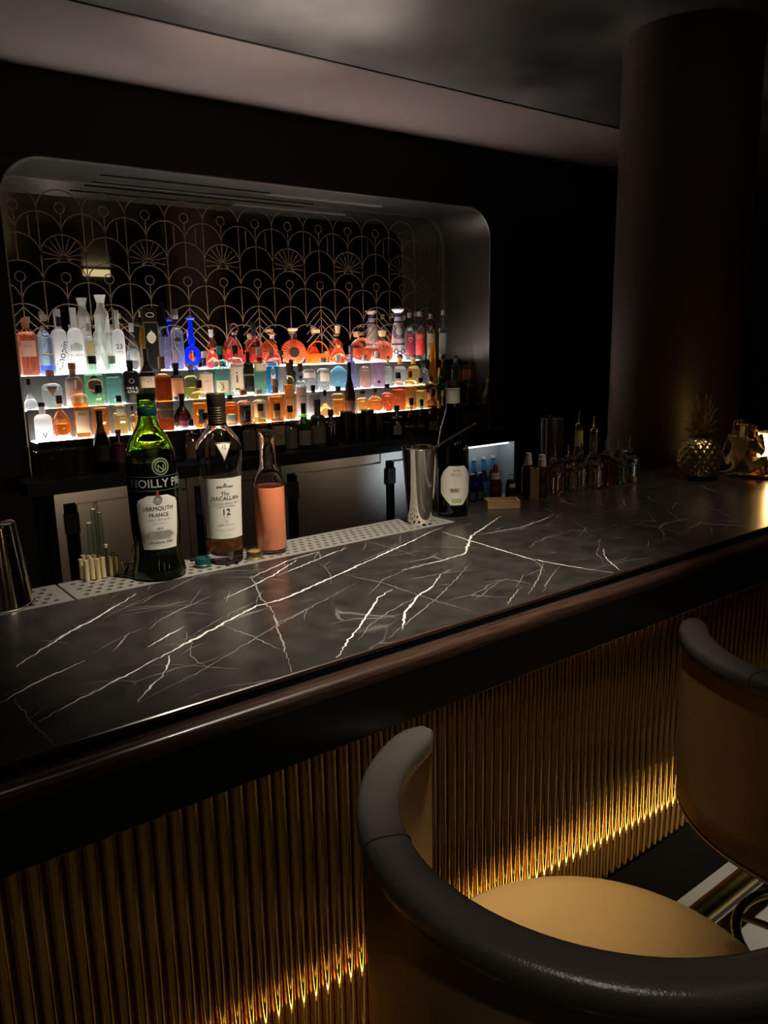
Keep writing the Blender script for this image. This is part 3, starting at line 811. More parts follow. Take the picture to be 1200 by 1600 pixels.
KIND = {  # shoulder start, neck start, neck radius, section power, depth ratio, shoulder shape, cap start, cap radius factor
    'vodka': (0.56, 0.70, 0.36, 2.0, 1.0, 'r', 0.90, 1.08),
    'slim':  (0.60, 0.72, 0.38, 2.0, 1.0, 'o', 0.90, 1.08),
    'wine':  (0.50, 0.74, 0.34, 2.0, 1.0, 'o', 0.78, 1.03),
    'gin':   (0.64, 0.74, 0.42, 4.5, 0.9, 'r', 0.84, 1.1),
    'sq':    (0.68, 0.77, 0.36, 6.0, 0.9, 'r', 0.84, 1.15),
    'round': (0.28, 0.66, 0.26, 2.0, 0.8, 'b', 0.82, 1.3),
    'squat': (0.46, 0.68, 0.24, 3.0, 0.5, 'b', 0.82, 1.25),
    'cone':  (0.06, 0.86, 0.26, 2.0, 1.0, 'l', 0.88, 1.3),
    'flask': (0.16, 0.58, 0.22, 2.0, 1.0, 'o', 0.80, 1.15),
    'apoth': (0.56, 0.69, 0.40, 2.0, 1.0, 'r', 0.86, 1.15),
    'patron':(0.48, 0.66, 0.34, 3.4, 0.8, 'r', 0.84, 1.25),
    'champ': (0.34, 0.80, 0.32, 2.0, 1.0, 'o', 0.80, 1.06),
}
def profile(kind, H, R):
    sh, nk, nr, p, dr, sp, cz, cr = KIND[kind]
    nR = nr * R
    pts = [(R * 0.90, 0.0), (R * 0.985, 0.012 * H), (R, 0.03 * H)]
    if sp == 'b':                                   # bellied decanter
        pts = [(R * 0.62, 0.0), (R * 0.86, 0.05 * H), (R * 0.97, 0.15 * H)]
    if sh * H > 0.04 * H: pts.append((R, sh * H))
    for k in range(1, 8):
        t = k / 8
        if sp == 'r': f = math.sqrt(max(0, 1 - t * t))
        elif sp == 'b': f = math.cos(t * PI / 2) ** 0.85
        elif sp == 'l': f = 1 - t
        else: f = 0.5 + 0.5 * math.cos(PI * t)
        pts.append((nR + (R - nR) * f, (sh + (nk - sh) * t) * H))
    pts.append((nR, nk * H)); pts.append((nR * 0.97, H * 0.985))
    return pts
def r_at(pts, z):
    for (r0, z0), (r1, z1) in zip(pts, pts[1:]):
        if z0 <= z <= z1: return r0 + (r1 - r0) * (z - z0) / max(1e-9, z1 - z0)
    return pts[-1][0]

def label_patch(pts, z0, z1, ang, p, dr, off=0.0007, nx=10, nz=3, shape=None):
    mb = MB(); vs = []; a = math.radians(ang)
    for i in range(nz + 1):
        z = z0 + (z1 - z0) * i / nz
        r = r_at(pts, z) + off
        w_ = 1.0 if shape is None else shape(i / nz)
        for j in range(nx + 1):
            b = a * w_ * (2 * j / nx - 1)
            x, y = sec(r, b, p, dr)
            vs.append((x, y, z))
    fs = [(i * (nx + 1) + j, i * (nx + 1) + j + 1, (i + 1) * (nx + 1) + j + 1, (i + 1) * (nx + 1) + j) for i in range(nz) for j in range(nx)]
    return mb.add(vs, fs)
def wrap_text(s, size, pts, zc, p, dr, off=0.0013, turn=0.0, bold=0.0, rot=0.0, xoff=0.0):
    vs, fs = text_shape(s, size, bold)
    out = []
    c, s_ = math.cos(rot), math.sin(rot)
    for x, y in vs:
        x, y = x * c - y * s_ + xoff, x * s_ + y * c
        z = zc + y
        r = r_at(pts, z) + off
        X, Y = sec(r, x / r + turn, p, dr)
        out.append((X, Y, z))
    return MB().add(out, fs)

PLACED = {}
def spot(tier, px, topy, wpx, dy=0.0):
    y = TY[tier] + dy; P0 = at_y(px, topy + 40, y); zb = TZ[tier]
    H = at_y(px, topy, y).z - zb
    R = wpx * depth(Vector((P0.x, y, zb + H / 2))) / FPX / 2 * 0.94
    return Vector((P0.x, y, zb + 0.0006)), H, R
def reserve(*a):
    p, H, R = spot(*a); PLACED.setdefault(a[0], []).append((p.x, p.y, R))
def stopper(kind, R, H, cz, rn, parent, cap):
    if kind == 'ring':
        z = cz + 0.012
        mb = MB().lathe([(rn * 1.25, cz), (rn * 1.3, cz + 0.010), (rn * 0.5, cz + 0.013)], 14)
        obj('collar', mb, col_(cap, 0.3, 0.8), parent)
        rr = (H - z) / 2 * 0.92
        obj('stopper', MB().tube([(rr * math.sin(2 * PI * k / 20), 0, z + rr - rr * math.cos(2 * PI * k / 20)) for k in range(21)], rr * 0.2, 8, False), M['crystal'], parent)
    elif kind == 'ball':
        obj('collar', MB().lathe([(rn * 1.15, cz - 0.006), (rn * 1.15, cz + 0.002)], 14), col_(CREAM, 0.6), parent)
        obj('stopper', MB().ball((0, 0, cz + 0.002 + rn * 1.3), rn * 1.45, 14, 8), col_(cap, 0.6), parent)
    elif kind == 'flare':
        obj('stopper', MB().lathe([(rn * 1.1, cz), (rn * 1.5, cz + (H - cz) * 0.6), (rn * 1.6, H)], 14), col_(cap, 0.4, 0.3), parent)
    else:
        mb = MB().lathe([(rn, cz), (rn * 1.02, H - 0.002), (rn * 0.9, H)], 16)
        obj('cap', mb, col_(cap, 0.35, 0.1), parent)

def bottle(tier, px, wpx, topy, kind, glass, spirit, cap, label, desc, *, level=0.62, lab=None, txt=(), stop=None, dy=0.0, rz=None, name='spirit_bottle', mode='glass', base=None, band=None, script=None):
    """one bottle: tier, pixel column, pixel width and pixel of its top -> real place, size on that tier"""
    y = TY[tier] + dy; zb = TZ[tier] if base is None else base
    P0 = at_y(px, topy + 35, y)
    H = at_y(px, topy, y).z - zb
    H = max(0.07, H)
    R = wpx * depth(Vector((P0.x, y, zb + H / 2))) / FPX / 2 * 0.94
    R = min(R, 0.043 if KIND[kind][4] > 0.7 else 0.07)
    rz0 = math.atan2(-P0.x, y) * 0.7; d_ = KIND[kind][4]
    if tier: y = max(y, TF[tier] + 0.004 + R * 1.06 * math.sqrt((d_ * math.cos(rz0)) ** 2 + math.sin(rz0) ** 2))
    SP = 1.13 if KIND[kind][3] > 3 else 1.05
    lo, hi = (SX0 + R + 0.002, SX1 - R) if tier else (0.78 + R, 5)
    xx = min(max(P0.x, lo), hi)
    for (ox, oy, oR) in PLACED.setdefault(tier, []):      # keep neighbours from touching
        if abs(oy - y) < (R + oR) * 0.9 and abs(ox - xx) < (R + oR) * SP + 0.001:
            need = (R + oR) * SP + 0.001 - abs(ox - xx); sg = 1 if xx >= ox else -1
            xx += sg * min(need, 0.008); need = (R + oR) * SP + 0.001 - abs(ox - xx)
            if need > 0: R = max(R * 0.68, R - need)
            need = (R + oR) * SP + 0.001 - abs(ox - xx)
            if need > 0: xx += sg * need
    PLACED[tier].append((xx, y, R))
    if rz is None: rz = math.atan2(-xx, y) * 0.7
    t = thing(name, desc, 'bottle', (xx, y, zb + 0.0006), rz, GROUPS[tier])
    pts = profile(kind, H, R)
    sh, nk, nr, p, dr, sp, cz, cr = KIND[kind]
    if mode == 'solid':
        body = obj('bottle_body', MB().lathe(pts, 24, p=p, dr=dr), col_(glass, 0.16), t)
    elif mode == 'frost':
        body = obj('bottle_body', MB().lathe(pts, 24, p=p, dr=dr, cap0=False), FROST, t)
    else:
        body = obj('bottle_body', MB().lathe(pts, 24, p=p, dr=dr), shell(glass), t)
        if spirit is not None:
            zl = level * H
            lp = [(max(0.0015, r * 0.93), max(0.0035, z)) for r, z in pts if z < zl]
            lp.append((r_at(pts, zl) * 0.93, zl))
            obj('spirit', MB().lathe(lp, 24, p=p, dr=dr), liq(spirit), t)
    rn = nr * R * cr
    if stop: stopper(stop, R, H, cz * H if stop != 'ring' else 0.74 * H, nr * R, t, cap)
    elif cap is not None: stopper(None, R, H, cz * H, rn, t, cap)
    if band:
        obj('neck_band', MB().lathe([(nr * R * 1.06, band[1] * H), (nr * R * 1.06, band[2] * H)], 16), col_(band[0], 0.5), t)
    lo_ = None
    if lab:
        c, z0, z1, ang = lab[:4]
        lo_ = obj('label', label_patch(pts, z0 * H, z1 * H, ang, p, dr, shape=lab[4] if len(lab) > 4 else None), col_(c, 0.65), body if False else t)
    for (s, zf, sz, c) in txt:
        obj('lettering', wrap_text(s, sz * H, pts, zf * H, p, dr), col_(c, 0.6), lo_ or t, smooth=False)
    if script:
        obj('lettering', wrap_text(script[0], script[2] * H, pts, script[1] * H, p, dr, rot=script[3]), col_((0.03, 0.03, 0.03), 0.6), t, smooth=False)
    return t

GROUPS = ['bottles and tins along the dark back counter', 'bottles on the lowest lit step', 'bottles on the middle lit step', 'bottles on the top lit step']
oval = lambda t: math.sqrt(max(0.02, 1 - (2 * t - 1) ** 2))
arched = lambda t: 1.0 if t < 0.7 else math.sqrt(max(0.05, 1 - ((t - 0.7) / 0.3) ** 2))
G1 = (0.95, 0.97, 0.97)
INK = (0.02, 0.02, 0.02)
B = bottle
for a_ in ((3, 159, 461, 25), (3, 235, 478, 22), (3, 255, 473, 19), (3, 299, 494, 25), (3, 459, 513, 46), (3, 496, 515, 46), (3, 622, 478, 24), (2, 676, 508, 15)):
    reserve(*a_)
# ---- top step
B(3, 42, 29, 497, 'sq', (0.95, 0.66, 0.50), PINK, COPPER, 0, 'copper-tinted square bottle with copper cap at the niche edge', level=0.7, lab=((0.66, 0.36, 0.26), 0.34, 0.62, 38), txt=[('ELYX', 0.52, 0.055, (0.2, 0.08, 0.05))], dy=0.01)
B(3, 40, 20, 535, 'sq', G1, CLEAR, DARKCAP, 0, 'small clear square bottle with black label before the copper bottle', lab=(BLACK, 0.10, 0.52, 40), dy=-0.045, level=0.6)
B(3, 68, 24, 492, 'vodka', (0.90, 0.92, 1.0), SKY, SILVER, 0, 'clear bottle with blue base, gold swirl and round blue badge', level=0.62, lab=((0.05, 0.12, 0.75), 0.02, 0.17, 80), txt=[('O', 0.70, 0.20, (0.05, 0.06, 0.25)), ('~', 0.36, 0.32, (0.55, 0.38, 0.12))])
B(3, 90, 23, 483, 'vodka', WHITE, None, (0.75, 0.75, 0.74), 0, 'frosted white bottle with black script lettering up its side', mode='frost', script=('Chopin', 0.30, 0.155, 1.25), band=(BLACK, 0.74, 0.88))
B(3, 114, 25, 481, 'vodka', WHITE, None, (0.8, 0.8, 0.79), 0, 'tall frosted white bottle with grey palace print', mode='frost', lab=((0.60, 0.60, 0.57), 0.36, 0.48, 50, arched), txt=[('BELVEDERE', 0.29, 0.050, (0.25, 0.25, 0.24))])
B(3, 140, 26, 505, 'gin', G1, CLEAR, (0.7, 0.7, 0.66), 0, 'clear bottle with ornate amber and white diamond label', lab=((0.62, 0.40, 0.18), 0.25, 0.66, 34), txt=[('\u25c6', 0.42, 0.22, WHITE)], level=0.7)
B(3, 181, 23, 485, 'vodka', WHITE, None, (0.8, 0.8, 0.79), 0, 'frosted white bottle with bold black number 23', mode='frost', txt=[('23', 0.42, 0.115, INK), ('VODKA', 0.34, 0.032, INK)])
B(3, 205, 23, 505, 'round', G1, CLEAR, (0.8, 0.82, 0.82), 0, 'clear ball-bodied bottle with square white label between number bottle and gold one', lab=(WHITE, 0.24, 0.48, 34), level=0.44)
B(3, 217, 11, 486, 'slim', (0.85, 0.62, 0.2), YEL, GOLD, 0, 'slender gold bottle beside the black crested box', level=0.8)
B(3, 277, 22, 483, 'vodka', (0.93, 0.95, 1.0), CLEAR, (0.20, 0.20, 0.21), 0, 'clear tall bottle with dark oval badge beside the cobalt bottle', lab=(INK, 0.47, 0.54, 30, oval), level=0.66, band=(SILVER, 0.84, 0.90))
B(3, 331, 22, 515, 'flask', (1.0, 0.9, 0.88), RED, (0.8, 0.72, 0.66), 0, 'red cognac decanter with clear flared neck behind the bird-label bottle', level=0.5, stop='flare')
B(3, 367, 30, 505, 'round', (1.0, 0.9, 0.86), RED, (0.85, 0.55, 0.4), 0, 'bellied red decanter with clear ring stopper behind the square gin bottles', level=0.42, stop='ring')
B(3, 397, 30, 503, 'squat', (1.0, 0.86, 0.84), RED, BLACK, 0, 'red cognac bottle with tall black neck and pale stopper', level=0.45, band=(BLACK, 0.70, 0.84))
B(3, 427, 28, 516, 'flask', (1.0, 0.85, 0.8), RED, (0.75, 0.4, 0.28), 0, 'deep red cone-shouldered cognac bottle with copper stopper', level=0.5, stop='ball')
B(3, 529, 32, 509, 'flask', (1.0, 0.82, 0.74), COGNAC, (0.88, 0.62, 0.38), 0, 'red triangular decanter with broad pale cork', level=0.62, stop='flare')
B(3, 565, 36, 509, 'squat', (1.0, 0.86, 0.8), COGNAC, (0.7, 0.5, 0.26), 0, 'squat red-brown decanter with pale ring stopper', level=0.4, stop='ring')
B(3, 598, 37, 517, 'squat', (1.0, 0.9, 0.86), COGNAC, (0.72, 0.55, 0.30), 0, 'flat wide red-brown decanter with plain cork stopper', level=0.45, stop='flare')
B(3, 640, 17, 489, 'slim', G1, CLEAR, (0.6, 0.55, 0.42), 0, 'clear bottle with crimson label and pale cap', lab=((0.42, 0.04, 0.09), 0.14, 0.56, 60), level=0.62, txt=[('\u2665', 0.44, 0.09, WHITE)])
B(3, 656, 17, 487, 'slim', G1, CLEAR, (0.62, 0.58, 0.45), 0, 'clear bottle with bright red label next to the crimson one', lab=((0.75, 0.05, 0.04), 0.12, 0.56, 60), level=0.62, txt=[('DON', 0.48, 0.09, WHITE)])
B(3, 673, 15, 491, 'slim', G1, CLEAR, (0.6, 0.56, 0.45), 0, 'clear bottle with cream label lettered in black', lab=(CREAM, 0.10, 0.58, 60), level=0.62, txt=[('SAL', 0.34, 0.10, INK)])
B(3, 692, 15, 485, 'vodka', G1, CLEAR, (0.7, 0.66, 0.5), 0, 'clear bottle with pale grey label at the end of the top step', lab=((0.55, 0.58, 0.58), 0.12, 0.54, 60), level=0.64)
# ---- middle step
B(2, 45, 22, 592, 'flask', G1, CLEAR, DARKCAP, 0, 'clear sloping bottle with dark stopper at the end of the middle step', level=0.35)
B(2, 81, 33, 578, 'patron', G1, CLEAR, (0.30, 0.15, 0.10), 0, 'clear broad bottle with diagonal grey label and brown cork', level=0.5, lab=((0.34, 0.29, 0.23), 0.30, 0.58, 30, lambda t: max(0.05, t)))
B(2, 115, 27, 567, 'apoth', (0.34, 0.27, 0.24), None, (0.20, 0.10, 0.07), 0, 'matt grey-brown stoneware bottle with brown cork', mode='solid', txt=[('B', 0.40, 0.10, (0.08, 0.05, 0.04))])
B(2, 146, 31, 556, 'gin', (0.72, 0.95, 0.80), MINT, DARKCAP, 0, 'pale green bottle with round black badge', level=0.62, lab=(INK, 0.22, 0.62, 36, oval), txt=[('\u25cf', 0.40, 0.36, (0.62, 0.55, 0.36))])
B(2, 174, 28, 556, 'gin', (0.80, 0.95, 0.93), AQUA, (0.35, 0.50, 0.38), 0, 'aqua square bottle with raised lettering next to the green-badge bottle', level=0.56, txt=[('WYMAN', 0.46, 0.075, (0.15, 0.3, 0.3))])
B(2, 202, 26, 563, 'sq', BLACK, None, BLACK, 0, 'opaque black bottle with round crest and white lettering', mode='solid', txt=[('O', 0.52, 0.17, (0.28, 0.22, 0.2)), ('MILK &', 0.36, 0.075, WHITE), ('CHILI', 0.28, 0.085, WHITE)])
B(2, 228, 27, 545, 'wine', (0.012, 0.014, 0.012), None, BLACK, 0, 'black bottle with cream label showing a small black dog', mode='solid', lab=(CREAM, 0.28, 0.58, 62), txt=[('\u25ac', 0.42, 0.14, INK), ('.', 0.44, 0.2, INK)])
B(2, 276, 25, 567, 'apoth', (0.02, 0.015, 0.012), None, BLACK, 0, 'dark bottle with rusty orange label', mode='solid', lab=((0.40, 0.16, 0.07), 0.12, 0.60, 55))
B(2, 300, 26, 569, 'apoth', (0.80, 0.80, 0.55), OLIVE, (0.22, 0.20, 0.10), 0, 'olive-green round-shouldered bottle with low yellow liquor', level=0.34)
B(2, 319, 26, 549, 'apoth', G1, CLEAR, (0.72, 0.62, 0.48), 0, 'clear apothecary bottle with peach label showing a bird', level=0.55, lab=((0.74, 0.55, 0.40), 0.12, 0.52, 70), txt=[('\u223d', 0.36, 0.18, (0.3, 0.2, 0.15))])
B(2, 345, 24, 541, 'gin', (0.70, 0.95, 0.86), AQUA, TEALC, 0, 'green glass gin bottle with pale label numbered three', level=0.60, lab=((0.66, 0.62, 0.40), 0.10, 0.34, 42), txt=[('3', 0.20, 0.17, INK), ('No.', 0.29, 0.06, INK), ('\u2020', 0.56, 0.26, (0.35, 0.02, 0.03))])
B(2, 366, 24, 540, 'sq', G1, CLEAR, DARKCAP, 0, 'clear square gin bottle with cream label showing a guard', level=0.6, lab=((0.80, 0.74, 0.56), 0.12, 0.66, 42), txt=[('BEEFEATER', 0.60, 0.066, INK), ('i', 0.38, 0.32, (0.05, 0.05, 0.12)), ('\u25ac\u25ac', 0.165, 0.10, (0.05, 0.09, 0.25))])
B(2, 386, 24, 550, 'sq', BLACK, None, BLACK, 0, 'opaque black bottle with pale band of lettering between clear gins', mode='solid', txt=[('BROCKMANS', 0.48, 0.062, (0.66, 0.55, 0.45))], lab=((0.52, 0.36, 0.25), 0.02, 0.10, 42))
B(2, 405, 21, 543, 'gin', (0.80, 0.92, 0.82), (0.7, 0.88, 0.82), (0.3, 0.33, 0.22), 0, 'fluted grey-green gin bottle with cream label and red seal', level=0.5, lab=((0.72, 0.70, 0.52), 0.52, 0.66, 50), txt=[('\u25cf', 0.73, 0.15, (0.4, 0.02, 0.03))])
B(2, 423, 25, 544, 'gin', (0.55, 0.86, 1.0), BLUE, (0.34, 0.16, 0.09), 0, 'bright blue square gin bottle with oval white label', level=0.66, lab=((0.72, 0.78, 0.80), 0.24, 0.62, 22, oval), txt=[('\u2666', 0.48, 0.16, (0.1, 0.2, 0.3))])
B(2, 439, 17, 548, 'slim', G1, CLEAR, (0.03, 0.12, 0.07), 0, 'slim clear bottle with dark green cap beside the blue gin', level=0.6)
B(2, 456, 16, 562, 'apoth', (0.02, 0.03, 0.03), None, BLACK, 0, 'small round black bottle behind the orange spirits', mode='solid')
B(2, 483, 23, 561, 'apoth', G1, CLEAR, None, 0, 'clear arched bottle with pale pink label', level=0.55, lab=((0.72, 0.60, 0.57), 0.44, 0.68, 60))
B(2, 506, 23, 559, 'apoth', G1, CLEAR, (0.25, 0.25, 0.25), 0, 'clear arched bottle with small cream label', level=0.5, lab=((0.80, 0.78, 0.62), 0.30, 0.62, 40))
B(2, 529, 29, 554, 'squat', (0.72, 0.93, 1.0), SKY, (0.6, 0.55, 0.5), 0, 'wide pale blue flat bottle with white cap', level=0.7)
B(2, 549, 17, 540, 'patron', (0.80, 0.78, 1.0), LILAC, (0.25, 0.22, 0.3), 0, 'blue patterned bottle with lilac body behind the dark wine bottle', level=0.66, band=((0.25, 0.35, 0.85), 0.62, 0.80))
B(2, 570, 18, 555, 'patron', G1, PINK, (0.75, 0.78, 0.80), 0, 'blush pink bottle with white cap', level=0.55)
B(2, 590, 23, 549, 'sq', (0.92, 0.88, 1.0), (1.0, 0.84, 0.88), SILVER, 0, 'pale pink bottle with tall silver cap and black dot', level=0.7, txt=[('\u25cf', 0.16, 0.12, INK)])
B(2, 604, 22, 556, 'patron', G1, CLEAR, CORK, 0, 'clear tequila bottle with round cork and green ribbon', level=0.58, stop='ball', band=((0.35, 0.55, 0.12), 0.72, 0.80))
B(2, 625, 22, 556, 'patron', G1, CLEAR, CORK, 0, 'clear tequila bottle with round cork and orange ribbon', level=0.58, stop='ball', band=((0.80, 0.28, 0.06), 0.72, 0.80))
B(2, 646, 22, 556, 'patron', (1.0, 0.96, 0.85), YEL, CORK, 0, 'golden tequila bottle with round cork', level=0.58, stop='ball', band=((0.7, 0.5, 0.1), 0.72, 0.80))
B(2, 661, 18, 564, 'slim', G1, CLEAR, DARKCAP, 0, 'clear bottle with dark cap beside the golden tequila', level=0.5)
B(2, 692, 17, 556, 'wine', (0.02, 0.03, 0.02), None, BLACK, 0, 'dark bottle with black cork and red neck', mode='solid', band=((0.35, 0.05, 0.04), 0.76, 0.88))
B(2, 712, 16, 555, 'slim', (0.9, 0.95, 1.0), CLEAR, (0.12, 0.1, 0.08), 0, 'clear bottle with sky-blue and white neck', level=0.5, band=((0.20, 0.45, 0.75), 0.72, 0.86))
B(2, 733, 17, 564, 'gin', (1.0, 0.70, 0.62), PINK, BLACK, 0, 'pink bottle with coral label and black cap at the end of the middle step', lab=((0.75, 0.25, 0.18), 0.12, 0.62, 42), level=0.64)
# ---- lowest step
B(1, 69, 28, 629, 'vodka', WHITE, None, (0.012, 0.018, 0.05), 0, 'frosted white bottle with navy cap and bird print', mode='frost', dy=-0.012, txt=[('v', 0.2, 0.3, (0.1, 0.12, 0.2))])
B(1, 92, 33, 618, 'round', (1.0, 0.78, 0.6), ORANGE, (0.03, 0.03, 0.03), 0, 'round amber bottle with figured black stopper', level=0.36, dy=0.022)
B(1, 101, 18, 663, 'apoth', G1, CLEAR, BLACK, 0, 'tiny clear round bottle with black cap', level=0.4, dy=-0.03)
B(1, 124, 26, 594, 'sq', (1.0, 0.85, 0.7), ORANGE, (0.75, 0.55, 0.42), 0, 'tall orange whisky bottle with peach label', level=0.60, lab=((0.80, 0.50, 0.30), 0.10, 0.48, 40), dy=0.012, txt=[('BELL', 0.42, 0.06, (0.3, 0.12, 0.05))])
B(1, 153, 35, 601, 'patron', G1, ORANGE, BLACK, 0, 'broad clear-shouldered bottle of orange spirit with black stopper', level=0.55, dy=0.012, txt=[('15', 0.46, 0.12, (0.75, 0.3, 0.1))])
B(1, 188, 22, 618, 'sq', (1.0, 0.92, 0.75), YEL, DARKCAP, 0, 'yellow spirit bottle with small cream label and dark cap', level=0.55, lab=(CREAM, 0.50, 0.72, 30), dy=0.01)
B(1, 204, 15, 635, 'apoth', (1.0, 0.9, 0.7), YEL, BLACK, 0, 'small yellow bottle with tall black cap', level=0.4, dy=-0.03)
B(1, 222, 27, 607, 'round', (1.0, 0.9, 0.76), AMBER, (0.2, 0.15, 0.1), 0, 'round ribbed amber bottle beside the slanted-label whisky', level=0.4, dy=0.01, lab=((0.45, 0.1, 0.06), 0.12, 0.30, 30))
B(1, 254, 27, 557, 'sq', (0.85, 0.60, 0.40), BROWN, (0.28, 0.18, 0.10), 0, 'tall dark brown whisky bottle with slanted brown label', level=0.72, lab=((0.16, 0.09, 0.05), 0.18, 0.40, 40), txt=[('Blue Label', 0.30, 0.05, (0.6, 0.45, 0.25))])
B(1, 284, 30, 615, 'round', (0.02, 0.015, 0.015), None, BLACK, 0, 'round black bottle with dull red label', mode='solid', lab=((0.28, 0.03, 0.05), 0.10, 0.50, 28))
B(1, 312, 26, 594, 'sq', (1.0, 0.88, 0.72), ORANGE, (0.05, 0.02, 0.02), 0, 'square orange whisky bottle with dark red cap', level=0.52, lab=((0.06, 0.04, 0.035), 0.10, 0.40, 20))
B(1, 361, 22, 617, 'sq', (0.9, 0.6, 0.4), ORANGE, (0.03, 0.02, 0.02), 0, 'brown square bottle with slanted grey label and dark cap', level=0.66, lab=((0.22, 0.18, 0.14), 0.08, 0.36, 40))
B(1, 382, 26, 609, 'apoth', (1.0, 0.92, 0.8), ORANGE, (0.45, 0.16, 0.08), 0, 'orange bottle with square black label and copper cap', level=0.52, lab=(INK, 0.08, 0.56, 46))
B(1, 406, 26, 608, 'apoth', (1.0, 0.97, 0.85), YEL, (0.75, 0.78, 0.78), 0, 'pale yellow bottle with cream label and clear cap', level=0.55, lab=((0.85, 0.72, 0.40), 0.18, 0.60, 48), txt=[('77', 0.44, 0.14, INK)])
B(1, 430, 28, 592, 'patron', (1.0, 0.88, 0.7), ORANGE, CORK, 0, 'orange bottle with thick brown cork before the blue gin', level=0.58, band=((0.28, 0.12, 0.06), 0.68, 0.82), lab=((0.62, 0.40, 0.2), 0.06, 0.34, 24))
B(1, 449, 21, 567, 'sq', (1.0, 0.88, 0.65), ORANGE, (0.16, 0.09, 0.05), 0, 'tall glowing orange bottle with brown cap', level=0.62, lab=((0.95, 0.50, 0.16), 0.20, 0.56, 40), txt=[('NUS', 0.40, 0.07, (0.3, 0.12, 0.03))])
B(1, 470, 20, 568, 'apoth', G1, CLEAR, (0.10, 0.07, 0.05), 0, 'tall clear bottle with long pale label and brown cap', level=0.62, lab=((0.72, 0.68, 0.58), 0.08, 0.58, 56), txt=[('MAC', 0.42, 0.07, (0.2, 0.2, 0.2)), ('\u25bc', 0.74, 0.10, INK)])
B(1, 490, 20, 602, 'sq', (0.35, 0.33, 0.34), None, BLACK, 0, 'flat grey metallic bottle on the lowest step', mode='solid')
B(1, 508, 24, 610, 'flask', (1.0, 0.92, 0.8), (1.0, 0.72, 0.45), BLACK, 0, 'peach-coloured conical flask bottle with thin black cap', level=0.5)
B(1, 528, 22, 604, 'sq', (1.0, 0.90, 0.72), ORANGE, BLACK, 0, 'small orange bottle with glossy black cap next to the dark wine bottle', level=0.56)
B(1, 546, 19, 566, 'champ', (0.030, 0.018, 0.010), None, BLACK, 0, 'tall black slender bottle rising before the lilac one', mode='solid', lab=((0.10, 0.05, 0.03), 0.06, 0.28, 50))
B(1, 567, 19, 610, 'apoth', (1.0, 0.9, 0.7), AMBER, BLACK, 0, 'amber bottle with black cap behind the bar tins', level=0.54)
B(1, 586, 24, 606, 'squat', (1.0, 0.86, 0.68), ORANGE, (0.05, 0.03, 0.03), 0, 'broad amber bottle with red lettering behind the bar tins', level=0.5, txt=[('CARTA', 0.38, 0.10, (0.45, 0.06, 0.02))])
B(1, 605, 20, 600, 'apoth', (1.0, 0.80, 0.70), COGNAC, BLACK, 0, 'reddish bottle with stubby black cap', level=0.56)
B(1, 622, 22, 582, 'sq', (1.0, 0.86, 0.7), COGNAC, DARKCAP, 0, 'tall reddish bottle with square dark cap', level=0.55)
B(1, 640, 21, 580, 'sq', (1.0, 0.92, 0.68), AMBER, (0.35, 0.14, 0.05), 0, 'golden bottle with orange label and copper cap', level=0.60, lab=((0.80, 0.42, 0.10), 0.08, 0.46, 40))
B(1, 657, 19, 590, 'sq', (1.0, 0.92, 0.7), YEL, BLACK, 0, 'yellow-gold bottle with tall black cap', level=0.58)
B(1, 673, 20, 588, 'sq', (1.0, 0.85, 0.65), ORANGE, (0.05, 0.03, 0.03), 0, 'orange bottle with copper label at the dim end of the lowest step', level=0.55, lab=((0.55, 0.25, 0.10), 0.08, 0.5, 40))
B(1, 687, 17, 575, 'wine', (0.40, 0.85, 0.25), (0.55, 0.85, 0.25), (0.30, 0.16, 0.08), 0, 'bright green bottle at the dim end of the lowest step', level=0.6, dy=0.01)
B(1, 735, 15, 590, 'sq', (0.7, 0.45, 0.3), BROWN, BLACK, 0, 'dim brown bottle before the pink one', level=0.5)
# ---- dark counter
B(0, 157, 35, 641, 'champ', (0.20, 0.20, 0.05), (0.30, 0.30, 0.08), (0.05, 0.045, 0.03), 0, 'dark green champagne bottle on the back counter', level=0.62, lab=((0.03, 0.03, 0.025), 0.20, 0.46, 40), name='champagne_bottle')
B(0, 184, 24, 672, 'apoth', (0.05, 0.012, 0.010), None, (0.2, 0.08, 0.06), 0, 'short dark red bottle beside the champagne', mode='solid', lab=((0.16, 0.03, 0.03), 0.2, 0.6, 60))
B(0, 300, 22, 655, 'apoth', (0.8, 0.85, 0.95), CLEAR, BLACK, 0, 'small clear bottle with brown label between the two front bottles', level=0.6, lab=((0.20, 0.12, 0.06), 0.10, 0.5, 60))
B(0, 322, 20, 645, 'apoth', (0.7, 0.7, 0.72), CLEAR, BLACK, 0, 'small clear bottle with broad black cap', level=0.5, lab=((0.16, 0.10, 0.06), 0.1, 0.4, 60))
B(0, 388, 25, 640, 'sq', (0.25, 0.16, 0.1), BROWN, BLACK, 0, 'dim brown bottle with dark label on the counter', level=0.6, lab=((0.10, 0.07, 0.05), 0.12, 0.55, 42))
B(0, 406, 27, 631, 'apoth', (0.8, 0.7, 0.5), (0.8, 0.6, 0.3), BLACK, 0, 'dim bottle with black cork and tan label', level=0.6, lab=((0.24, 0.16, 0.10), 0.10, 0.52, 56))
B(0, 434, 24, 630, 'apoth', (0.6, 0.5, 0.45), BROWN, BLACK, 0, 'dim bottle with rust cap and dark cream label', level=0.6, lab=((0.30, 0.22, 0.15), 0.16, 0.55, 56), txt=[('75', 0.32, 0.14, INK)])
B(0, 453, 22, 634, 'apoth', (0.75, 0.75, 0.75), CLEAR, BLACK, 0, 'small clear patterned bottle with black cap before the orange ones', level=0.55, lab=((0.12, 0.10, 0.09), 0.06, 0.5, 60))
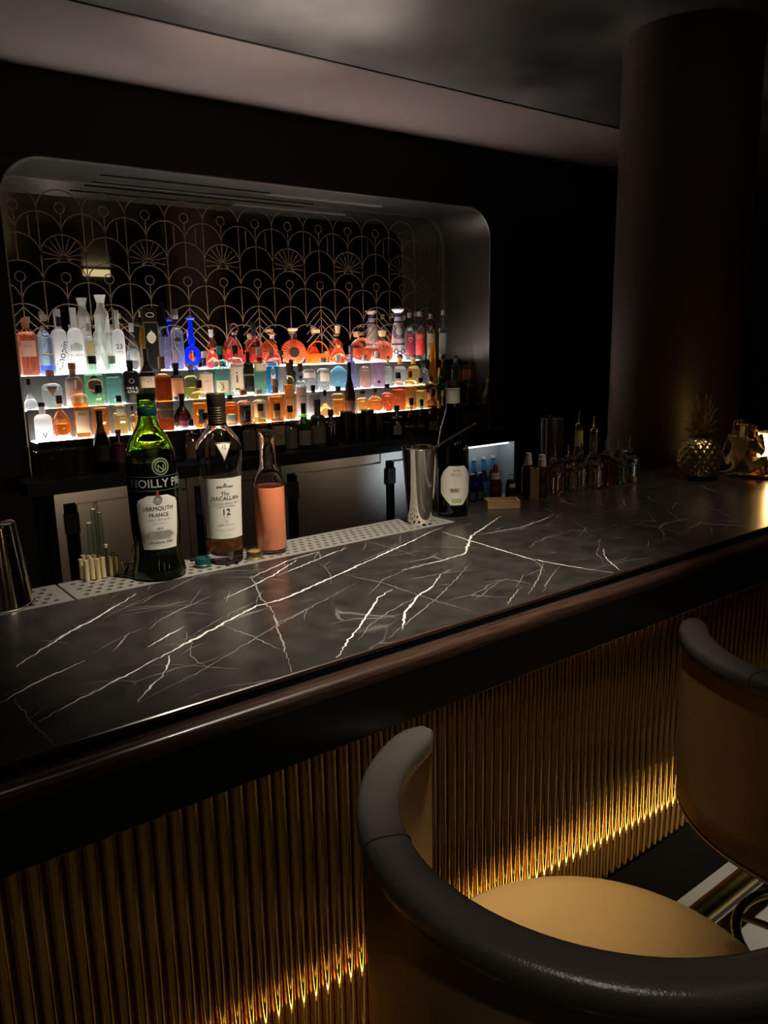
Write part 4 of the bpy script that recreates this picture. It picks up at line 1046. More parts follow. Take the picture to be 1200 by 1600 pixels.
B(0, 475, 24, 630, 'wine', (0.35, 0.75, 0.12), (0.30, 0.62, 0.1), BLACK, 0, 'small bright green-necked bottle with tan label on the counter', level=0.7, lab=((0.22, 0.17, 0.11), 0.10, 0.42, 56))
B(0, 496, 27, 624, 'apoth', (0.03, 0.035, 0.02), None, (0.02, 0.02, 0.015), 0, 'dome-shouldered dark green bottle with crest label', mode='solid', lab=((0.14, 0.12, 0.08), 0.10, 0.48, 56))
B(0, 517, 22, 640, 'apoth', (0.012, 0.012, 0.012), None, BLACK, 0, 'short black bottle with arched pale lettering', mode='solid', txt=[('JAMES', 0.58, 0.09, (0.4, 0.38, 0.34))])
B(0, 620, 22, 634, 'apoth', (0.16, 0.12, 0.08), BROWN, BLACK, 0, 'dark bottle with arched tan label marked Z', level=0.6, lab=((0.34, 0.27, 0.18), 0.14, 0.50, 40, arched), txt=[('Z', 0.32, 0.16, (0.12, 0.08, 0.05))])
B(0, 643, 22, 622, 'round', (0.6, 0.55, 0.5), CLEAR, BLACK, 0, 'bellied clear bottle with thick black stopper', level=0.4)
B(0, 659, 18, 624, 'round', (0.5, 0.55, 0.5), CLEAR, BLACK, 0, 'small bellied clear bottle with slim black stopper', level=0.4)
B(0, 676, 20, 608, 'sq', (0.55, 0.40, 0.3), BROWN, BLACK, 0, 'dim square bottle with wide flared black stopper', level=0.55, stop='flare', lab=((0.25, 0.2, 0.14), 0.1, 0.3, 40))
B(0, 694, 19, 610, 'apoth', (0.3, 0.16, 0.1), BROWN, (0.2, 0.1, 0.06), 0, 'dim brown bottle with small tan label behind the wine bottle', level=0.6, lab=((0.3, 0.24, 0.16), 0.14, 0.4, 40))

# ---- one-off vessels on the top step
def facing(p): return math.atan2(-p.x, p.y) * 0.7

p, H, R = spot(3, 159, 461, 25)      # faceted white vessel
t = thing('faceted_bottle', 'tall white faceted ceramic bottle with flared collar', 'bottle', p, facing(p), GROUPS[3])
mb = MB(); rr = []
nseg = 8; levels = [0, .13, .26, .39, .52, .65, .76, .84, .90, 1.0]; rad = [.95, 1.0, .98, 1.0, .97, .96, .92, .55, .50, .78]
for i, (l, q) in enumerate(zip(levels, rad)):
    rr.append([(R * q * math.cos(2 * PI * (k + 0.5 * (i % 2)) / nseg), R * q * math.sin(2 * PI * (k + 0.5 * (i % 2)) / nseg), l * H) for k in range(nseg)])
vs = [q for r in rr for q in r]; fs = []
for i in range(len(rr) - 1):
    for k in range(nseg):
        a, b2, c, d = i * nseg + k, i * nseg + (k + 1) % nseg, (i + 1) * nseg + k, (i + 1) * nseg + (k + 1) % nseg
        fs += [(a, b2, c), (b2, d, c)] if i % 2 == 0 else [(a, b2, d), (a, d, c)]
fs.append(tuple(range(nseg - 1, -1, -1))); fs.append(tuple((len(rr) - 1) * nseg + k for k in range(nseg)))
obj('bottle_body', mb.add(vs, fs), CERAM, t, smooth=False)
obj('lettering', MB().add(*[(lambda vv, ff: ([(x, -R * 1.01, 0.48 * H + y) for x, y in vv], ff))(*text_shape('B', 0.1 * H))][0]), col_((0.95, 0.95, 0.95), 0.5), t, smooth=False)

p, H, R = spot(3, 235, 478, 22)      # black crested box
t = thing('boxed_bottle', 'tall black presentation box with gold bands and pale crest', 'box', p, facing(p), GROUPS[3])
obj('box_body', MB().box(-R, R, -R * 0.9, R * 0.9, 0, H * 0.97), col_(BLACK, 0.3), t, smooth=False)
obj('lid_band', MB().box(-R * 1.01, R * 1.01, -R * 0.92, R * 0.92, H * 0.74, H * 0.755), col_(GOLD, 0.3, 0.9), t, smooth=False)
for s in (-1, 1):
    obj('corner_band', MB().box(s * R * 1.01 - 0.002, s * R * 1.01 + 0.002, -R * 0.92, -R * 0.9 + 0.003, 0.02 * H, H * 0.73), col_(GOLD, 0.3, 0.9), t, smooth=False)
def flat_text(s, size, y, zc, c, parent, xo=0.0):
    vv, ff = text_shape(s, size)
    return obj('lettering', MB().add([(x + xo, y, zc + z) for x, z in vv], ff), col_(c, 0.6), parent, smooth=False)
obj('crest', MB().tube([(0.55 * R * math.cos(2 * PI * k / 20), -R * 0.9 - 0.001, 0.86 * H + 0.32 * R * math.sin(2 * PI * k / 20)) for k in range(21)], 0.0013, 6, False), col_(CREAM, 0.6), t)
obj('crest', MB().tube([(0.6 * R * math.cos(2 * PI * k / 20), -R * 0.9 - 0.001, 0.52 * H + 0.75 * R * math.sin(2 * PI * k / 20)) for k in range(21)], 0.002, 6, False), col_(CREAM, 0.6), t)
flat_text('\u2666', 0.2 * H, -R * 0.9 - 0.0012, 0.52 * H, CREAM, t)

p, H, R = spot(3, 255, 473, 19)      # clear vessel with big black cap
t = thing('tall_capped_bottle', 'clear lilac-edged bottle with long tapering black cap', 'bottle', p, facing(p), GROUPS[3])
obj('bottle_body', MB().lathe([(R * .9, 0), (R, .02 * H), (R * .98, .55 * H), (R * .8, .64 * H), (R * .6, .66 * H)], 24), shell((0.9, 0.9, 1.0)), t)
obj('spirit', MB().lathe([(R * .84, .05 * H), (R * .9, .06 * H), (R * .9, .5 * H)], 24), liq(CLEAR), t)
obj('cap', MB().lathe([(R * .8, .655 * H), (R * .72, .70 * H), (R * .45, .98 * H), (R * .40, H)], 24), col_(BLACK, 0.25), t)

p, H, R = spot(3, 299, 494, 25)      # cobalt ring bottle
t = thing('ring_bottle', 'deep cobalt blue bottle with a hole through its body', 'bottle', p, facing(p), GROUPS[3])
cob = liq(COBALT, 0.55)
rc = 0.78 * R
obj('bottle_body', MB().tube([(rc * math.sin(2 * PI * k / 28), 0, 0.26 * H + rc * 1.35 * -math.cos(2 * PI * k / 28)) for k in range(29)], 0.34 * R, 12, False), cob, t)
obj('neck', MB().lathe([(.42 * R, .47 * H), (.52 * R, .56 * H), (.36 * R, .64 * H), (.28 * R, .9 * H), (.34 * R, .93 * H)], 18), cob, t)
obj('cap', MB().lathe([(.5 * R, .93 * H), (.62 * R, .955 * H), (.3 * R, H)], 18), col_((0.02, 0.04, 0.5), 0.2), t)
obj('foot', MB().lathe([(.7 * R, 0), (.7 * R, .02 * H), (.3 * R, .07 * H)], 18), cob, t)

p, H, R = spot(3, 459, 513, 42)      # sunburst decanter
t = thing('sunburst_decanter', 'red sunburst cognac decanter with dark round medallion', 'bottle', p, facing(p), GROUPS[3])
cogn = liq(COGNAC, 0.35); rc = 0.62 * R * 0.95; zc = 0.36 * H
rays = MB()
for k in range(24):
    a0, a1, am = 2 * PI * k / 24, 2 * PI * (k + 1) / 24, 2 * PI * (k + .5) / 24
    r0, r1 = 0.42 * R, 1.0 * R if True else 0
    hz = min(1.0, zc / R)
    def q(r, a, y): return (r * math.cos(a), y, zc + r * hz * math.sin(a))
    vs = [q(r0, a0, -.3 * R), q(r0, a1, -.3 * R), q(r1, a1, -.08 * R), q(r1, a0, -.08 * R), q(r1 * .8, am, -.36 * R), q(r0, a0, .3 * R), q(r0, a1, .3 * R), q(r1, a1, .08 * R), q(r1, a0, .08 * R), q(r1 * .8, am, .36 * R)]
    rays.add(vs, [(0, 1, 4), (1, 2, 4), (2, 3, 4), (3, 0, 4), (5, 9, 6), (6, 9, 7), (7, 9, 8), (8, 9, 5), (2, 7, 8, 3)])
obj('bottle_body', rays, cogn, t, smooth=False)
obj('medallion', MB().loft([[(0.40 * R * math.cos(2 * PI * k / 24), -0.34 * R, zc + 0.40 * R * math.sin(2 * PI * k / 24)) for k in range(24)], [(0.42 * R * math.cos(2 * PI * k / 24), 0.34 * R, zc + 0.42 * R * math.sin(2 * PI * k / 24)) for k in range(24)]]), col_((0.05, 0.03, 0.02), 0.4), t)
obj('neck', MB().lathe([(.34 * R, .62 * H), (.30 * R, .68 * H), (.27 * R, .92 * H)], 18), shell((1, .85, .8)), t)
obj('stopper', MB().lathe([(.30 * R, .925 * H), (.38 * R, .95 * H), (.40 * R, H)], 18), col_((0.85, 0.6, 0.4), 0.35), t)

p, H, R = spot(3, 496, 515, 40)      # arched decanter
t = thing('arched_decanter', 'amber arch-shaped decanter with cork stopper', 'bottle', p, facing(p), GROUPS[3])
def arch_loft(sc, ztop, y):
    out = []
    for k in range(25):
        a = PI * k / 24
        x = sc * R * math.cos(a); z = 0.08 * H + (ztop - 0.08 * H) * math.sin(a) ** 0.8
        out.append((x, y, z))
    out += [(-sc * R, y, 0.0), (sc * R, y, 0.0)]
    return out
obj('bottle_body', MB().loft([arch_loft(1.0, .66 * H, -.24 * R), arch_loft(1.0, .66 * H, .24 * R)]), shell((1, .8, .6)), t, ang=30)
lo2 = [(x * .88, y * .85, min(.30 * H, max(.012, z))) for x, y, z in arch_loft(1.0, .66 * H, -.24 * R)]
obj('spirit', MB().box(-.86 * R, .86 * R, -.2 * R, .2 * R, .012, .32 * H), liq(ORANGE, 0.35), t, smooth=False)
obj('arch_rib', MB().tube([(.98 * R * math.cos(PI * k / 24), -.25 * R, .08 * H + .58 * H * math.sin(PI * k / 24) ** .8) for k in range(25)], .05 * R, 8), liq((1, .6, .35), 0.4), t)
obj('neck', MB().lathe([(.25 * R, .64 * H), (.21 * R, .7 * H), (.21 * R, .9 * H)], 18), shell((1, .9, .8)), t)
obj('stopper', MB().lathe([(.26 * R, .90 * H), (.30 * R, .99 * H), (.24 * R, H)], 18), col_((0.85, 0.65, 0.4), 0.35), t)

p, H, R = spot(3, 622, 478, 24)      # painted ceramic carafe
t = thing('painted_carafe', 'tall white ceramic carafe painted blue with bell stopper', 'bottle', p, facing(p), GROUPS[3])
cp = [(.72 * R, 0), (.95 * R, .04 * H), (R, .2 * H), (.93 * R, .4 * H), (.7 * R, .62 * H), (.48 * R, .78 * H), (.42 * R, .84 * H)]
body = obj('bottle_body', MB().lathe(cp, 28), CERAM, t)
blu = col_((0.03, 0.04, 0.16), 0.4)
for (zf, rf, n) in ((0.58, 0.16, 0), (0.42, 0.10, 0)):
    pass
for zf in (0.30, 0.70):
    obj('painted_band', MB().lathe([(r_at(cp, zf * H) + .0006, zf * H), (r_at(cp, (zf + .03) * H) + .0006, (zf + .03) * H)], 28, cap0=False, cap1=False), blu, t)
obj('painted_flower', wrap_text('\u25ce', .36 * H, cp, .52 * H, 2.0, 1.0), blu, t, smooth=False)
for k in range(5):
    obj('painted_flower', wrap_text('\u25cf', .12 * H, cp, .14 * H + .04 * H * (k % 2), 2.0, 1.0, turn=-1.0 + .5 * k), blu, t, smooth=False)
obj('neck_band', MB().lathe([(.46 * R, .80 * H), (.46 * R, .87 * H)], 20), blu, t)
obj('stopper', MB().lathe([(.42 * R, .87 * H), (.9 * R, .93 * H), (.86 * R, .945 * H), (.30 * R, .955 * H)], 24), CERAM, t)
obj('finial', MB().ball((0, 0, .972 * H), .42 * R, 14, 8, (1, 1, .6)), col_(BLACK, 0.3), t)

p, H, R = spot(2, 676, 508, 15)      # tall tapering amber bottle
t = thing('tapering_bottle', 'very tall tapering amber liqueur bottle with black cap', 'bottle', p, facing(p), GROUPS[2])
tp = [(R * .9, 0), (R, .02 * H), (R * .95, .1 * H), (.30 * R, .86 * H), (.28 * R, .92 * H)]
obj('bottle_body', MB().lathe(tp, 22), shell((1, .9, .6)), t)
obj('spirit', MB().lathe([(r * .9, max(.004, z)) for r, z in tp[:3]] + [(r_at(tp, .7 * H) * .9, .7 * H)], 22), liq((1.0, .62, .12), 0.35), t)
obj('cap', MB().lathe([(.42 * R, .92 * H), (.52 * R, .95 * H), (.52 * R, H)], 18), col_(BLACK, .4), t)
# ================================================================== TINS AND GLASSES ON THE BACK COUNTER
def tin_mesh(rt, rb, h, th=0.0012, n=28):
    return MB().lathe([(rb * .96, 0), (rb, .003), (rt, h - .003), (rt + .0012, h - .0015), (rt, h), (rt - th, h - .001), (rb - th, .004), (rb * .5, .0035)], n)
tin_list = [(541, 643, 20), (557, 646, 18), (574, 641, 22), (590, 646, 18), (604, 660, 13)]
tl = ['dark steel bar tin beside the black lettered bottle', 'dark steel bar tin in the row of tins, second after the lettered bottle', 'tallest dark steel bar tin in the middle of the tin row',
      'dark steel bar tin next to the small short tin', 'small short steel jigger tin beside the Z-label bottle']
for (px, ty, wp), lb in zip(tin_list, tl):
    y = TY[0] + 0.005; P0 = at_y(px, ty + 25, y); H = at_y(px, ty, y).z - CT
    R = wp * depth(P0) / FPX / 2
    t = thing('bar_tin', lb, 'tin', (P0.x, y, CT + .0005), 0, 'dark bar tins on the back counter')
    obj('tin_body', tin_mesh(R, R * .72, H), M['dark_chrome'], t)
    obj('rim', MB().tube([(R * math.cos(2 * PI * k / 28), R * math.sin(2 * PI * k / 28), H) for k in range(29)], .0013, 6, False), M['dark_chrome'], t)
def tumbler(name, x, y, z, r, h, label, group, ribs=0):
    t = thing(name, label, 'glass', (x, y, z + .0005), 0, group)
    g = MB().lathe([(r * .82, 0), (r * .86, .003), (r, h - .001), (r - .0008, h), (r - .0018, h - .001), (r * .8, .012), (r * .4, .0115)], 22)
    obj('glass_body', g, M['crystal'], t)
    obj('rim', MB().tube([((r - .0009) * math.cos(2 * PI * k / 22), (r - .0009) * math.sin(2 * PI * k / 22), h) for k in range(23)], .0009, 6, False), M['thin_clear'], t)
    return t
for k, (px, yo) in enumerate([(66, 0), (88, -.01), (108, .0), (126, -.008), (77, .05), (98, .05)]):
    y = 3.37 + yo; P0 = at_y(px, 720, y)
    tumbler('highball_glass', max(P0.x, .82), y, CT, .030, .115, 'clear highball glass on the back counter below the frosted bottle', 'highball glasses on the back counter')
for k, (px, yo) in enumerate([(727, 0), (742, .02), (755, -.02), (713, -.02)]):
    y = 3.39 + yo; P0 = at_y(px, 655, y)
    tumbler('rocks_glass', P0.x, y, CT, .034, .085, 'clear cut rocks glass on the dim end of the back counter', 'rocks glasses on the back counter')
P0 = at_y(764, 640, 3.40); Hh = at_y(764, 592, 3.40).z - CT
t = thing('glass_decanter', 'tall clear bell-shaped decanter with cork at the dim counter end', 'decanter', (P0.x, 3.46 - .05, CT + .0005))
dp = [(.042, 0), (.046, .01), (.046, Hh * .5), (.040, Hh * .68), (.022, Hh * .80), (.014, Hh * .84), (.013, Hh * .93)]
obj('bottle_body', MB().lathe(dp, 24), M['clear_shell'], t)
obj('stopper', MB().lathe([(.015, Hh * .93), (.017, Hh)], 16), col_((0.3, 0.2, 0.1), .6), t)
for (px, py) in ((775, 632), (779, 652)):
    P0 = at_y(px, py, YW - .016)
    t = thing('wall_tag', 'small brass tag on the dark wall by the rocks glasses', 'tag', (P0.x, YW - .012, P0.z), 0, 'brass tags on the dark wall')
    obj('tag_plate', MB().box(-.014, .014, -.004, 0, -.008, .008), M['cap_gold'], t, smooth=False)

# bottles inside the open cooler
SHZ = .5155
for k in range(4):
    xx = 3.245 + .082 * k
    t = thing('mixer_bottle', 'dark mixer bottle with sky-blue neck label in the lit cooler', 'bottle', (xx, 3.4205, SHZ), -.5, 'blue-necked bottles in the cooler')
    bp = [(.026, 0), (.028, .005), (.028, .115), (.024, .14), (.014, .165), (.0135, .235)]
    obj('bottle_body', MB().lathe(bp, 18), col_((0.02, 0.03, 0.05), .1), t)
    obj('neck_label', MB().lathe([(.0150, .166), (.0146, .225)], 18, cap0=False, cap1=False), col_((0.05, 0.33, 0.75), .5), t)
    obj('label', label_patch(bp, .03, .10, 60, 2.0, 1.0), col_((0.10, 0.35, 0.72), .5), t)
    obj('cap', MB().lathe([(.0145, .232), (.0155, .236), (.0145, .246)], 18), M['white'], t)
for k in range(3):
    xx = 3.20 + .062 * k
    t = thing('tonic_bottle', 'small cobalt-blue bottle with white cap in the lit cooler', 'bottle', (xx, 3.362, SHZ), -.5, 'cobalt bottles in the cooler')
    bp = [(.023, 0), (.025, .004), (.025, .085), (.019, .105), (.012, .12), (.012, .160)]
    obj('bottle_body', MB().lathe(bp, 18), col_((0.015, 0.02, 0.16), .1), t)
    obj('label', label_patch(bp, .015, .06, 40, 2.0, 1.0), col_((0.4, 0.42, 0.5), .5), t)
    obj('cap', MB().lathe([(.0125, .160), (.0135, .162), (.0125, .170)], 18), M['white'], t)

# ================================================================== THINGS ON THE BAR
TB = BT + .0004
def on_bar(px, py): return at_z(px, py, TB)
# --- open vermouth bottle
p = on_bar(263, 897); p = Vector((.513, 1.318, TB))
vb = thing('vermouth_bottle', 'open green glass vermouth bottle with pale arched label', 'bottle', p, -.22)
VP = [(.0400, 0), (.0455, .003), (.0462, .010), (.0440, .022), (.0402, .038), (.0388, .050), (.0395, .064), (.0418, .090), (.0426, .140), (.0428, .185), (.0422, .205), (.0395, .222), (.0340, .237), (.0262, .252), (.0192, .264), (.0158, .275), (.0150, .288), (.0146, .3165)]
obj('bottle_body', MB().lathe(VP + [(.0140, .3185), (.0126, .3183), (.0128, .276)] + [(r - .0022, z) for r, z in reversed(VP) if .205 < z < .27], 48, cap1=False), M['green_glass'], vb)
obj('vermouth', MB().lathe([(r - .0006, max(z, .002)) for r, z in VP if z < .203] + [(.0402, .2045)], 40), P('dark_vermouth', (.006, .010, .003), .12), vb)
obj('neck_ring', MB().lathe([(.0157, .281), (.0162, .283), (.0160, .293), (.0152, .2945)], 32), M['teal'], vb)
for k in range(3):
    obj('screw_thread', MB().tube([(.0150 * math.cos(2 * PI * j / 24), .0150 * math.sin(2 * PI * j / 24), .298 + .005 * k + .004 * j / 24) for j in range(25)], .0009, 6), M['vermouth_green'], vb)
vl = obj('label', label_patch(VP, .056, .150, 52, 2.0, 1.0, nx=24, nz=12, shape=lambda t: (.84 + .16 * t) * (1.0 if t < .82 else math.sqrt(max(.08, 1 - ((t - .82) / .2) ** 2)))), M['label_white'], vb)
for (s, z, sz, mt_) in (('VERMOUTH', .1275, .0100, 'ink'), ('FRANCE', .1165, .0090, 'ink'), ('NOILLY PRAT & CO', .1085, .0044, 'grey_ink'), ('~ maison fond\u00e9e en ~', .1025, .0034, 'grey_ink'), ('1813', .0930, .0058, 'ink'), ('ORIGINAL DRY', .0685, .0068, 'ink'), ('\u2014\u2014\u2014\u2014\u2014', .0632, .005, 'grey_ink')):
    obj('lettering', wrap_text(s, sz, VP, z, 2.0, 1.0, .0012), M[mt_], vl, smooth=False)
eng = MB()
for k in range(7):
    zz = .0745 + .0022 * k
    eng.add(*(lambda m: (m.v, m.f))(label_patch(VP, zz, zz + .0008, 34 - 3 * abs(k - 3), 2.0, 1.0, .0011, 14, 1)))
obj('engraving', eng, M['grey_ink'], vl, smooth=False)
obj('medal', wrap_text('\u25cf', .020, VP, .1415, 2.0, 1.0, .0013), M['grey_ink'], vl, smooth=False)
obj('ribbon', label_patch(VP, .1485, .1575, 2.6, 2.0, 1.0, .0012, 2, 2), M['red'], vl, smooth=False)
wl_ = P('embossed_white', (0.36, 0.37, 0.34), .5)
obj('embossed_name', wrap_text('NOILLY PRAT', .0200, VP, .1700, 2.0, 1.0, .0014, turn=.30, bold=.012), wl_, vb, smooth=False)
for zz in (.158, .1815):
    obj('embossed_line', label_patch(VP, zz, zz + .0008, 85, 2.0, 1.0, .0010, 30, 1), P('dull_green_line', (.10, .16, .10), .4), vb)
obj('glass_seal', wrap_text('\u25ce', .038, VP, .1965, 2.0, 1.0, .0016, turn=.20), P('seal', (.16, .20, .11), .3), vb, smooth=False)
obj('glass_seal', wrap_text('N', .016, VP, .1960, 2.0, 1.0, .0018, turn=.20), P('seal_letter', (.25, .28, .18), .3), vb, smooth=False)

# --- whisky bottle
p = Vector((.645, 1.325, TB))
wb_ = thing('whisky_bottle', 'nearly empty clear whisky bottle with large white label and bronze cap', 'bottle', p, -.36)
WP = [(.0295, 0), (.0325, .003), (.0330, .008), (.0335, .03), (.0352, .09), (.0378, .160), (.0405, .195), (.0415, .207), (.0405, .217), (.0360, .228), (.0270, .242), (.0205, .250), (.0168, .256), (.0150, .262), (.0147, .302)]
obj('bottle_body', MB().lathe(WP + [(.0133, .302), (.0133, .262)] + [(r - .0020, z) for r, z in reversed(WP) if .035 < z < .258] + [(.0310, .024), (.004, .0225)], 48), M['crystal'], wb_)
obj('whisky', MB().lathe([(.0305, .0245), (.0312, .030), (.0317, .0430)], 40), liquid('whisky_liquid', (.95, .62, .28), .25), wb_)
obj('cap', MB().lathe([(.0158, .254), (.0160, .290), (.0166, .291), (.0166, .310), (.0155, .3112)], 36), M['cap_bronze'], wb_)
for k in range(7):
    obj('cap_groove', MB().tube([(.0161 * math.cos(2 * PI * j / 28), .0161 * math.sin(2 * PI * j / 28), .259 + .0045 * k) for j in range(29)], .0005, 6, False), M['cap_bronze'], wb_)
ll = obj('label', label_patch(WP, .0485, .1640, 66, 2.0, 1.0, nx=28, nz=8), M['label_white'], wb_)
for zz in (.0485, .1625):
    obj('label_border', label_patch(WP, zz, zz + .0016, 66, 2.0, 1.0, .0009, 28, 1), M['ink'], ll)
for (s, z, sz, mt_) in (('The', .1345, .0095, 'ink'), ('MACALLAN', .1255, .0102, 'ink'), ('HIGHLAND SINGLE MALT', .1165, .0046, 'grey_ink'), ('SCOTCH WHISKY', .1110, .0046, 'grey_ink'), ('12', .1000, .0165, 'ink'), ('\u2014\u2014', .0915, .006, 'grey_ink'), ('\u25a1', .083, .006, 'grey_ink'), ('SHERRY OAK CASK', .0765, .0038, 'grey_ink'), ('\u2014\u2014\u2014\u2014\u2014\u2014\u2014', .0685, .005, 'grey_ink'), ('\u2014\u2014\u2014\u2014\u2014', .0655, .005, 'grey_ink'), ('\u2014\u2014\u2014', .0575, .005, 'grey_ink')):
    obj('lettering', wrap_text(s, sz, WP, z, 2.0, 1.0, .0014, turn=.08), M[mt_], ll, smooth=False)
obj('crest', wrap_text('\u2582\u25b2\u2582', .010, WP, .1500, 2.0, 1.0, .0014, turn=.08), M['grey_ink'], ll, smooth=False)
tri = MB()
def tri_pt(x, z, off):
    r = r_at(WP, z) + off; X, Y = sec(r, x / r + .12, 2.0, 1.0); return (X, Y, z)
def triangle(mat, s, off, name, par):
    vs = []; rows = 6
    for i in range(rows + 1):
        f = i / rows; z = .1915 + (.2265 - .1915) * f * s + (1 - s) * .021
        hw = .0150 * f * s
        for j in range(7): vs.append(tri_pt(hw * (2 * j / 6 - 1), z, off))
    fs = [(i * 7 + j, i * 7 + j + 1, (i + 1) * 7 + j + 1, (i + 1) * 7 + j) for i in range(rows) for j in range(6)]
    return obj(name, MB().add(vs, fs), mat, par, smooth=False)
tb_ = triangle(M['cap_gold'], 1.0, .0010, 'shoulder_badge', wb_)
tw = triangle(M['label_white'], .82, .0014, 'badge_face', tb_)
obj('lettering', wrap_text('12', .0090, WP, .2185, 2.0, 1.0, .0020, turn=.12), M['ink'], tb_, smooth=False)

# --- juice bottle
p = Vector((.745, 1.325, TB))
jb = thing('juice_bottle', 'open clear bottle of pink grapefruit juice', 'bottle', p, 0)
JP = [(.0250, 0), (.0282, .003), (.0288, .008), (.0287, .120), (.0280, .132), (.0250, .147), (.0205, .157), (.0170, .164), (.0152, .172), (.0140, .215), (.0140, .226), (.0150, .227), (.0150, .235), (.0142, .236)]
up = [q_ for q_ in JP if q_[1] > .125]
obj('bottle_body', MB().lathe([(.0287, .1305)] + up + [(.0128, .2355), (.0125, .172)] + [(r - .0018, z) for r, z in reversed(up) if z < .17] + [(.0268, .1305)], 40, cap0=False, cap1=False), M['crystal'], jb)
obj('base_glass', MB().lathe([(.0250, 0), (.0282, .003), (.0287, .0075), (.026, .0078)], 40), M['crystal'], jb)
obj('juice', MB().lathe([(.0275, .0079), (.0286, .0095), (.0287, .1300), (.0265, .1303)], 40), M['juice'], jb)
obj('neck_ring', MB().tube([(.0152 * math.cos(2 * PI * j / 24), .0152 * math.sin(2 * PI * j / 24), .219) for j in range(25)], .0012, 6, False), M['clear_shell'], jb)

# --- caps lying on the tray
def bottle_cap(px, py, r, h, mat, label, inner):
    q = on_bar(px, py)
    t = thing('bottle_cap', label, 'bottle cap', q)
    obj('cap_shell', MB().lathe([(r * .97, 0), (r, .001), (r, h - .001), (r * .96, h), (r * .88, h), (r * .86, h * .4), (r * .3, h * .4)], 28), mat, t)
    obj('liner', MB().lathe([(r * .85, h * .42), (r * .85, h * .5), (r * .2, h * .52)], 24), inner, t)
    obj('rim', MB().tube([(r * math.cos(2 * PI * j / 28), r * math.sin(2 * PI * j / 28), h * .3) for j in range(29)], .0008, 6, False), M['cap_gold'], t)
bottle_cap(317, 885, .0140, .017, M['teal'], 'teal metal bottle cap lying beside the vermouth bottle', M['label_white'])
bottle_cap(398, 873, .0150, .016, M['cap_gold'], 'gold bottle cap lying beside the whisky bottle', M['label_white'])

# --- steel tins on the bar
t = thing('shaker_tin', 'upturned polished steel shaker tin on the drip tray', 'shaker', Vector((.256, 1.325, TB)))
obj('tin_body', MB().lathe([(.0455, 0), (.0462, .0015), (.0455, .003), (.0315, .128), (.0305, .132), (.027, .134), (.001, .1345)], 44), M['chrome'], t)
obj('rim', MB().tube([(.0460 * math.cos(2 * PI * k / 40), .0460 * math.sin(2 * PI * k / 40), .0022) for k in range(41)], .0015, 8, False), M['chrome'], t)
q = Vector((1.118, 1.318, TB))
t = thing('shaker_tin', 'tall open steel shaker tin with bar spoon beside the wine bottle', 'shaker', q)
obj('tin_body', tin_mesh(.0385, .0270, .1690, n=44), M['chrome'], t)
obj('rim', MB().tube([(.0385 * math.cos(2 * PI * k / 40), .0385 * math.sin(2 * PI * k / 40), .1690) for k in range(41)], .0014, 8, False), M['chrome'], t)
# spoon handle leaning out of the tin
tip = at_y(741, 662, 1.268)
e0 = q + Vector((-.012, -.004, .090)); e1 = q + Vector((.0360, -.006, .1695)); dd = (e1 - e0).normalized()
t = thing('bar_spoon', 'thin steel bar spoon leaning out of the tall tin', 'spoon', (0, 0, 0))
far = Vector((tip.x + .005, tip.y, tip.z))
obj('handle', MB().tube([q + Vector((-.020, 0, .1300)), q + Vector((.0330, -.0215, .1712)), far], .0021, 8), M['chrome'], t)
obj('bowl', MB().ball(tuple(q + Vector((-.021, 0, .1285))), .005, 12, 8, (1.0, .7, .5)), M['chrome'], t)

# --- white wine bottle
p = Vector((1.232, 1.335, TB))
wn = thing('wine_bottle', 'dark green wine bottle with cream capsule and rounded back label', 'bottle', p, -.5)
NP_ = [(.032, 0), (.0355, .003), (.0362, .010), (.0360, .150), (.0345, .172), (.0300, .195), (.0235, .216), (.0180, .234), (.0152, .250), (.0145, .300)]
obj('bottle_body', MB().lathe(NP_, 44), M['wine_green'], wn)
obj('wine', MB().lathe([(r * .94, max(.004, z)) for r, z in NP_ if z < .125] + [(.0335, .125)], 36), liquid('wine_liquid', (.40, .36, .06), .05), wn)
obj('capsule', MB().lathe([(.0160, .257), (.0158, .287), (.0168, .288), (.0168, .2895), (.0158, .2905)], 30), M['cream'], wn)
obj('cork', MB().lathe([(.0152, .2906), (.0154, .305), (.0145, .3065)], 26), col_((0.035, 0.015, 0.012), .5), wn)
oct_ = lambda t: .80 + .20 * math.sin(PI * min(1, max(0, t))) if .06 < t < .9 else (.55 if t <= .06 else .62)
wl2 = obj('label', label_patch(NP_, .028, .118, 62, 2.0, 1.0, nx=24, nz=14, shape=lambda t: (.35 + .65 * min(1, t / .3)) if t < .3 else (1.0 if t < .72 else 1.0 - .55 * ((t - .72) / .28) ** 1.5)), M['cream'], wn)
for (s, z, sz, mt_) in (('\u2022', .1145, .008, 'red'), ('NIKAS', .1075, .0062, 'ink'), ('Bianco da uve', .1010, .0042, 'ink'), ('Pinot Spumante', .0965, .0042, 'ink'), ('\u2014\u2014\u2014\u2014\u2014\u2014', .0915, .0036, 'grey_ink'), ('\u2014\u2014\u2014\u2014\u2014\u2014', .0880, .0036, 'grey_ink'), ('\u2014\u2014\u2014\u2014\u2014', .0845, .0036, 'grey_ink'), ('\u2014\u2014\u2014\u2014', .0800, .0036, 'grey_ink'), ('\u2014\u2014\u2014\u2014', .0765, .0036, 'grey_ink'), ('\u2014\u2014\u2014\u2014', .0730, .0036, 'grey_ink')):
    obj('lettering', wrap_text(s, sz, NP_, z, 2.0, 1.0, .0013), M[mt_], wl2, smooth=False)
bars = MB(); rb_ = random.Random(5); xx = -.4
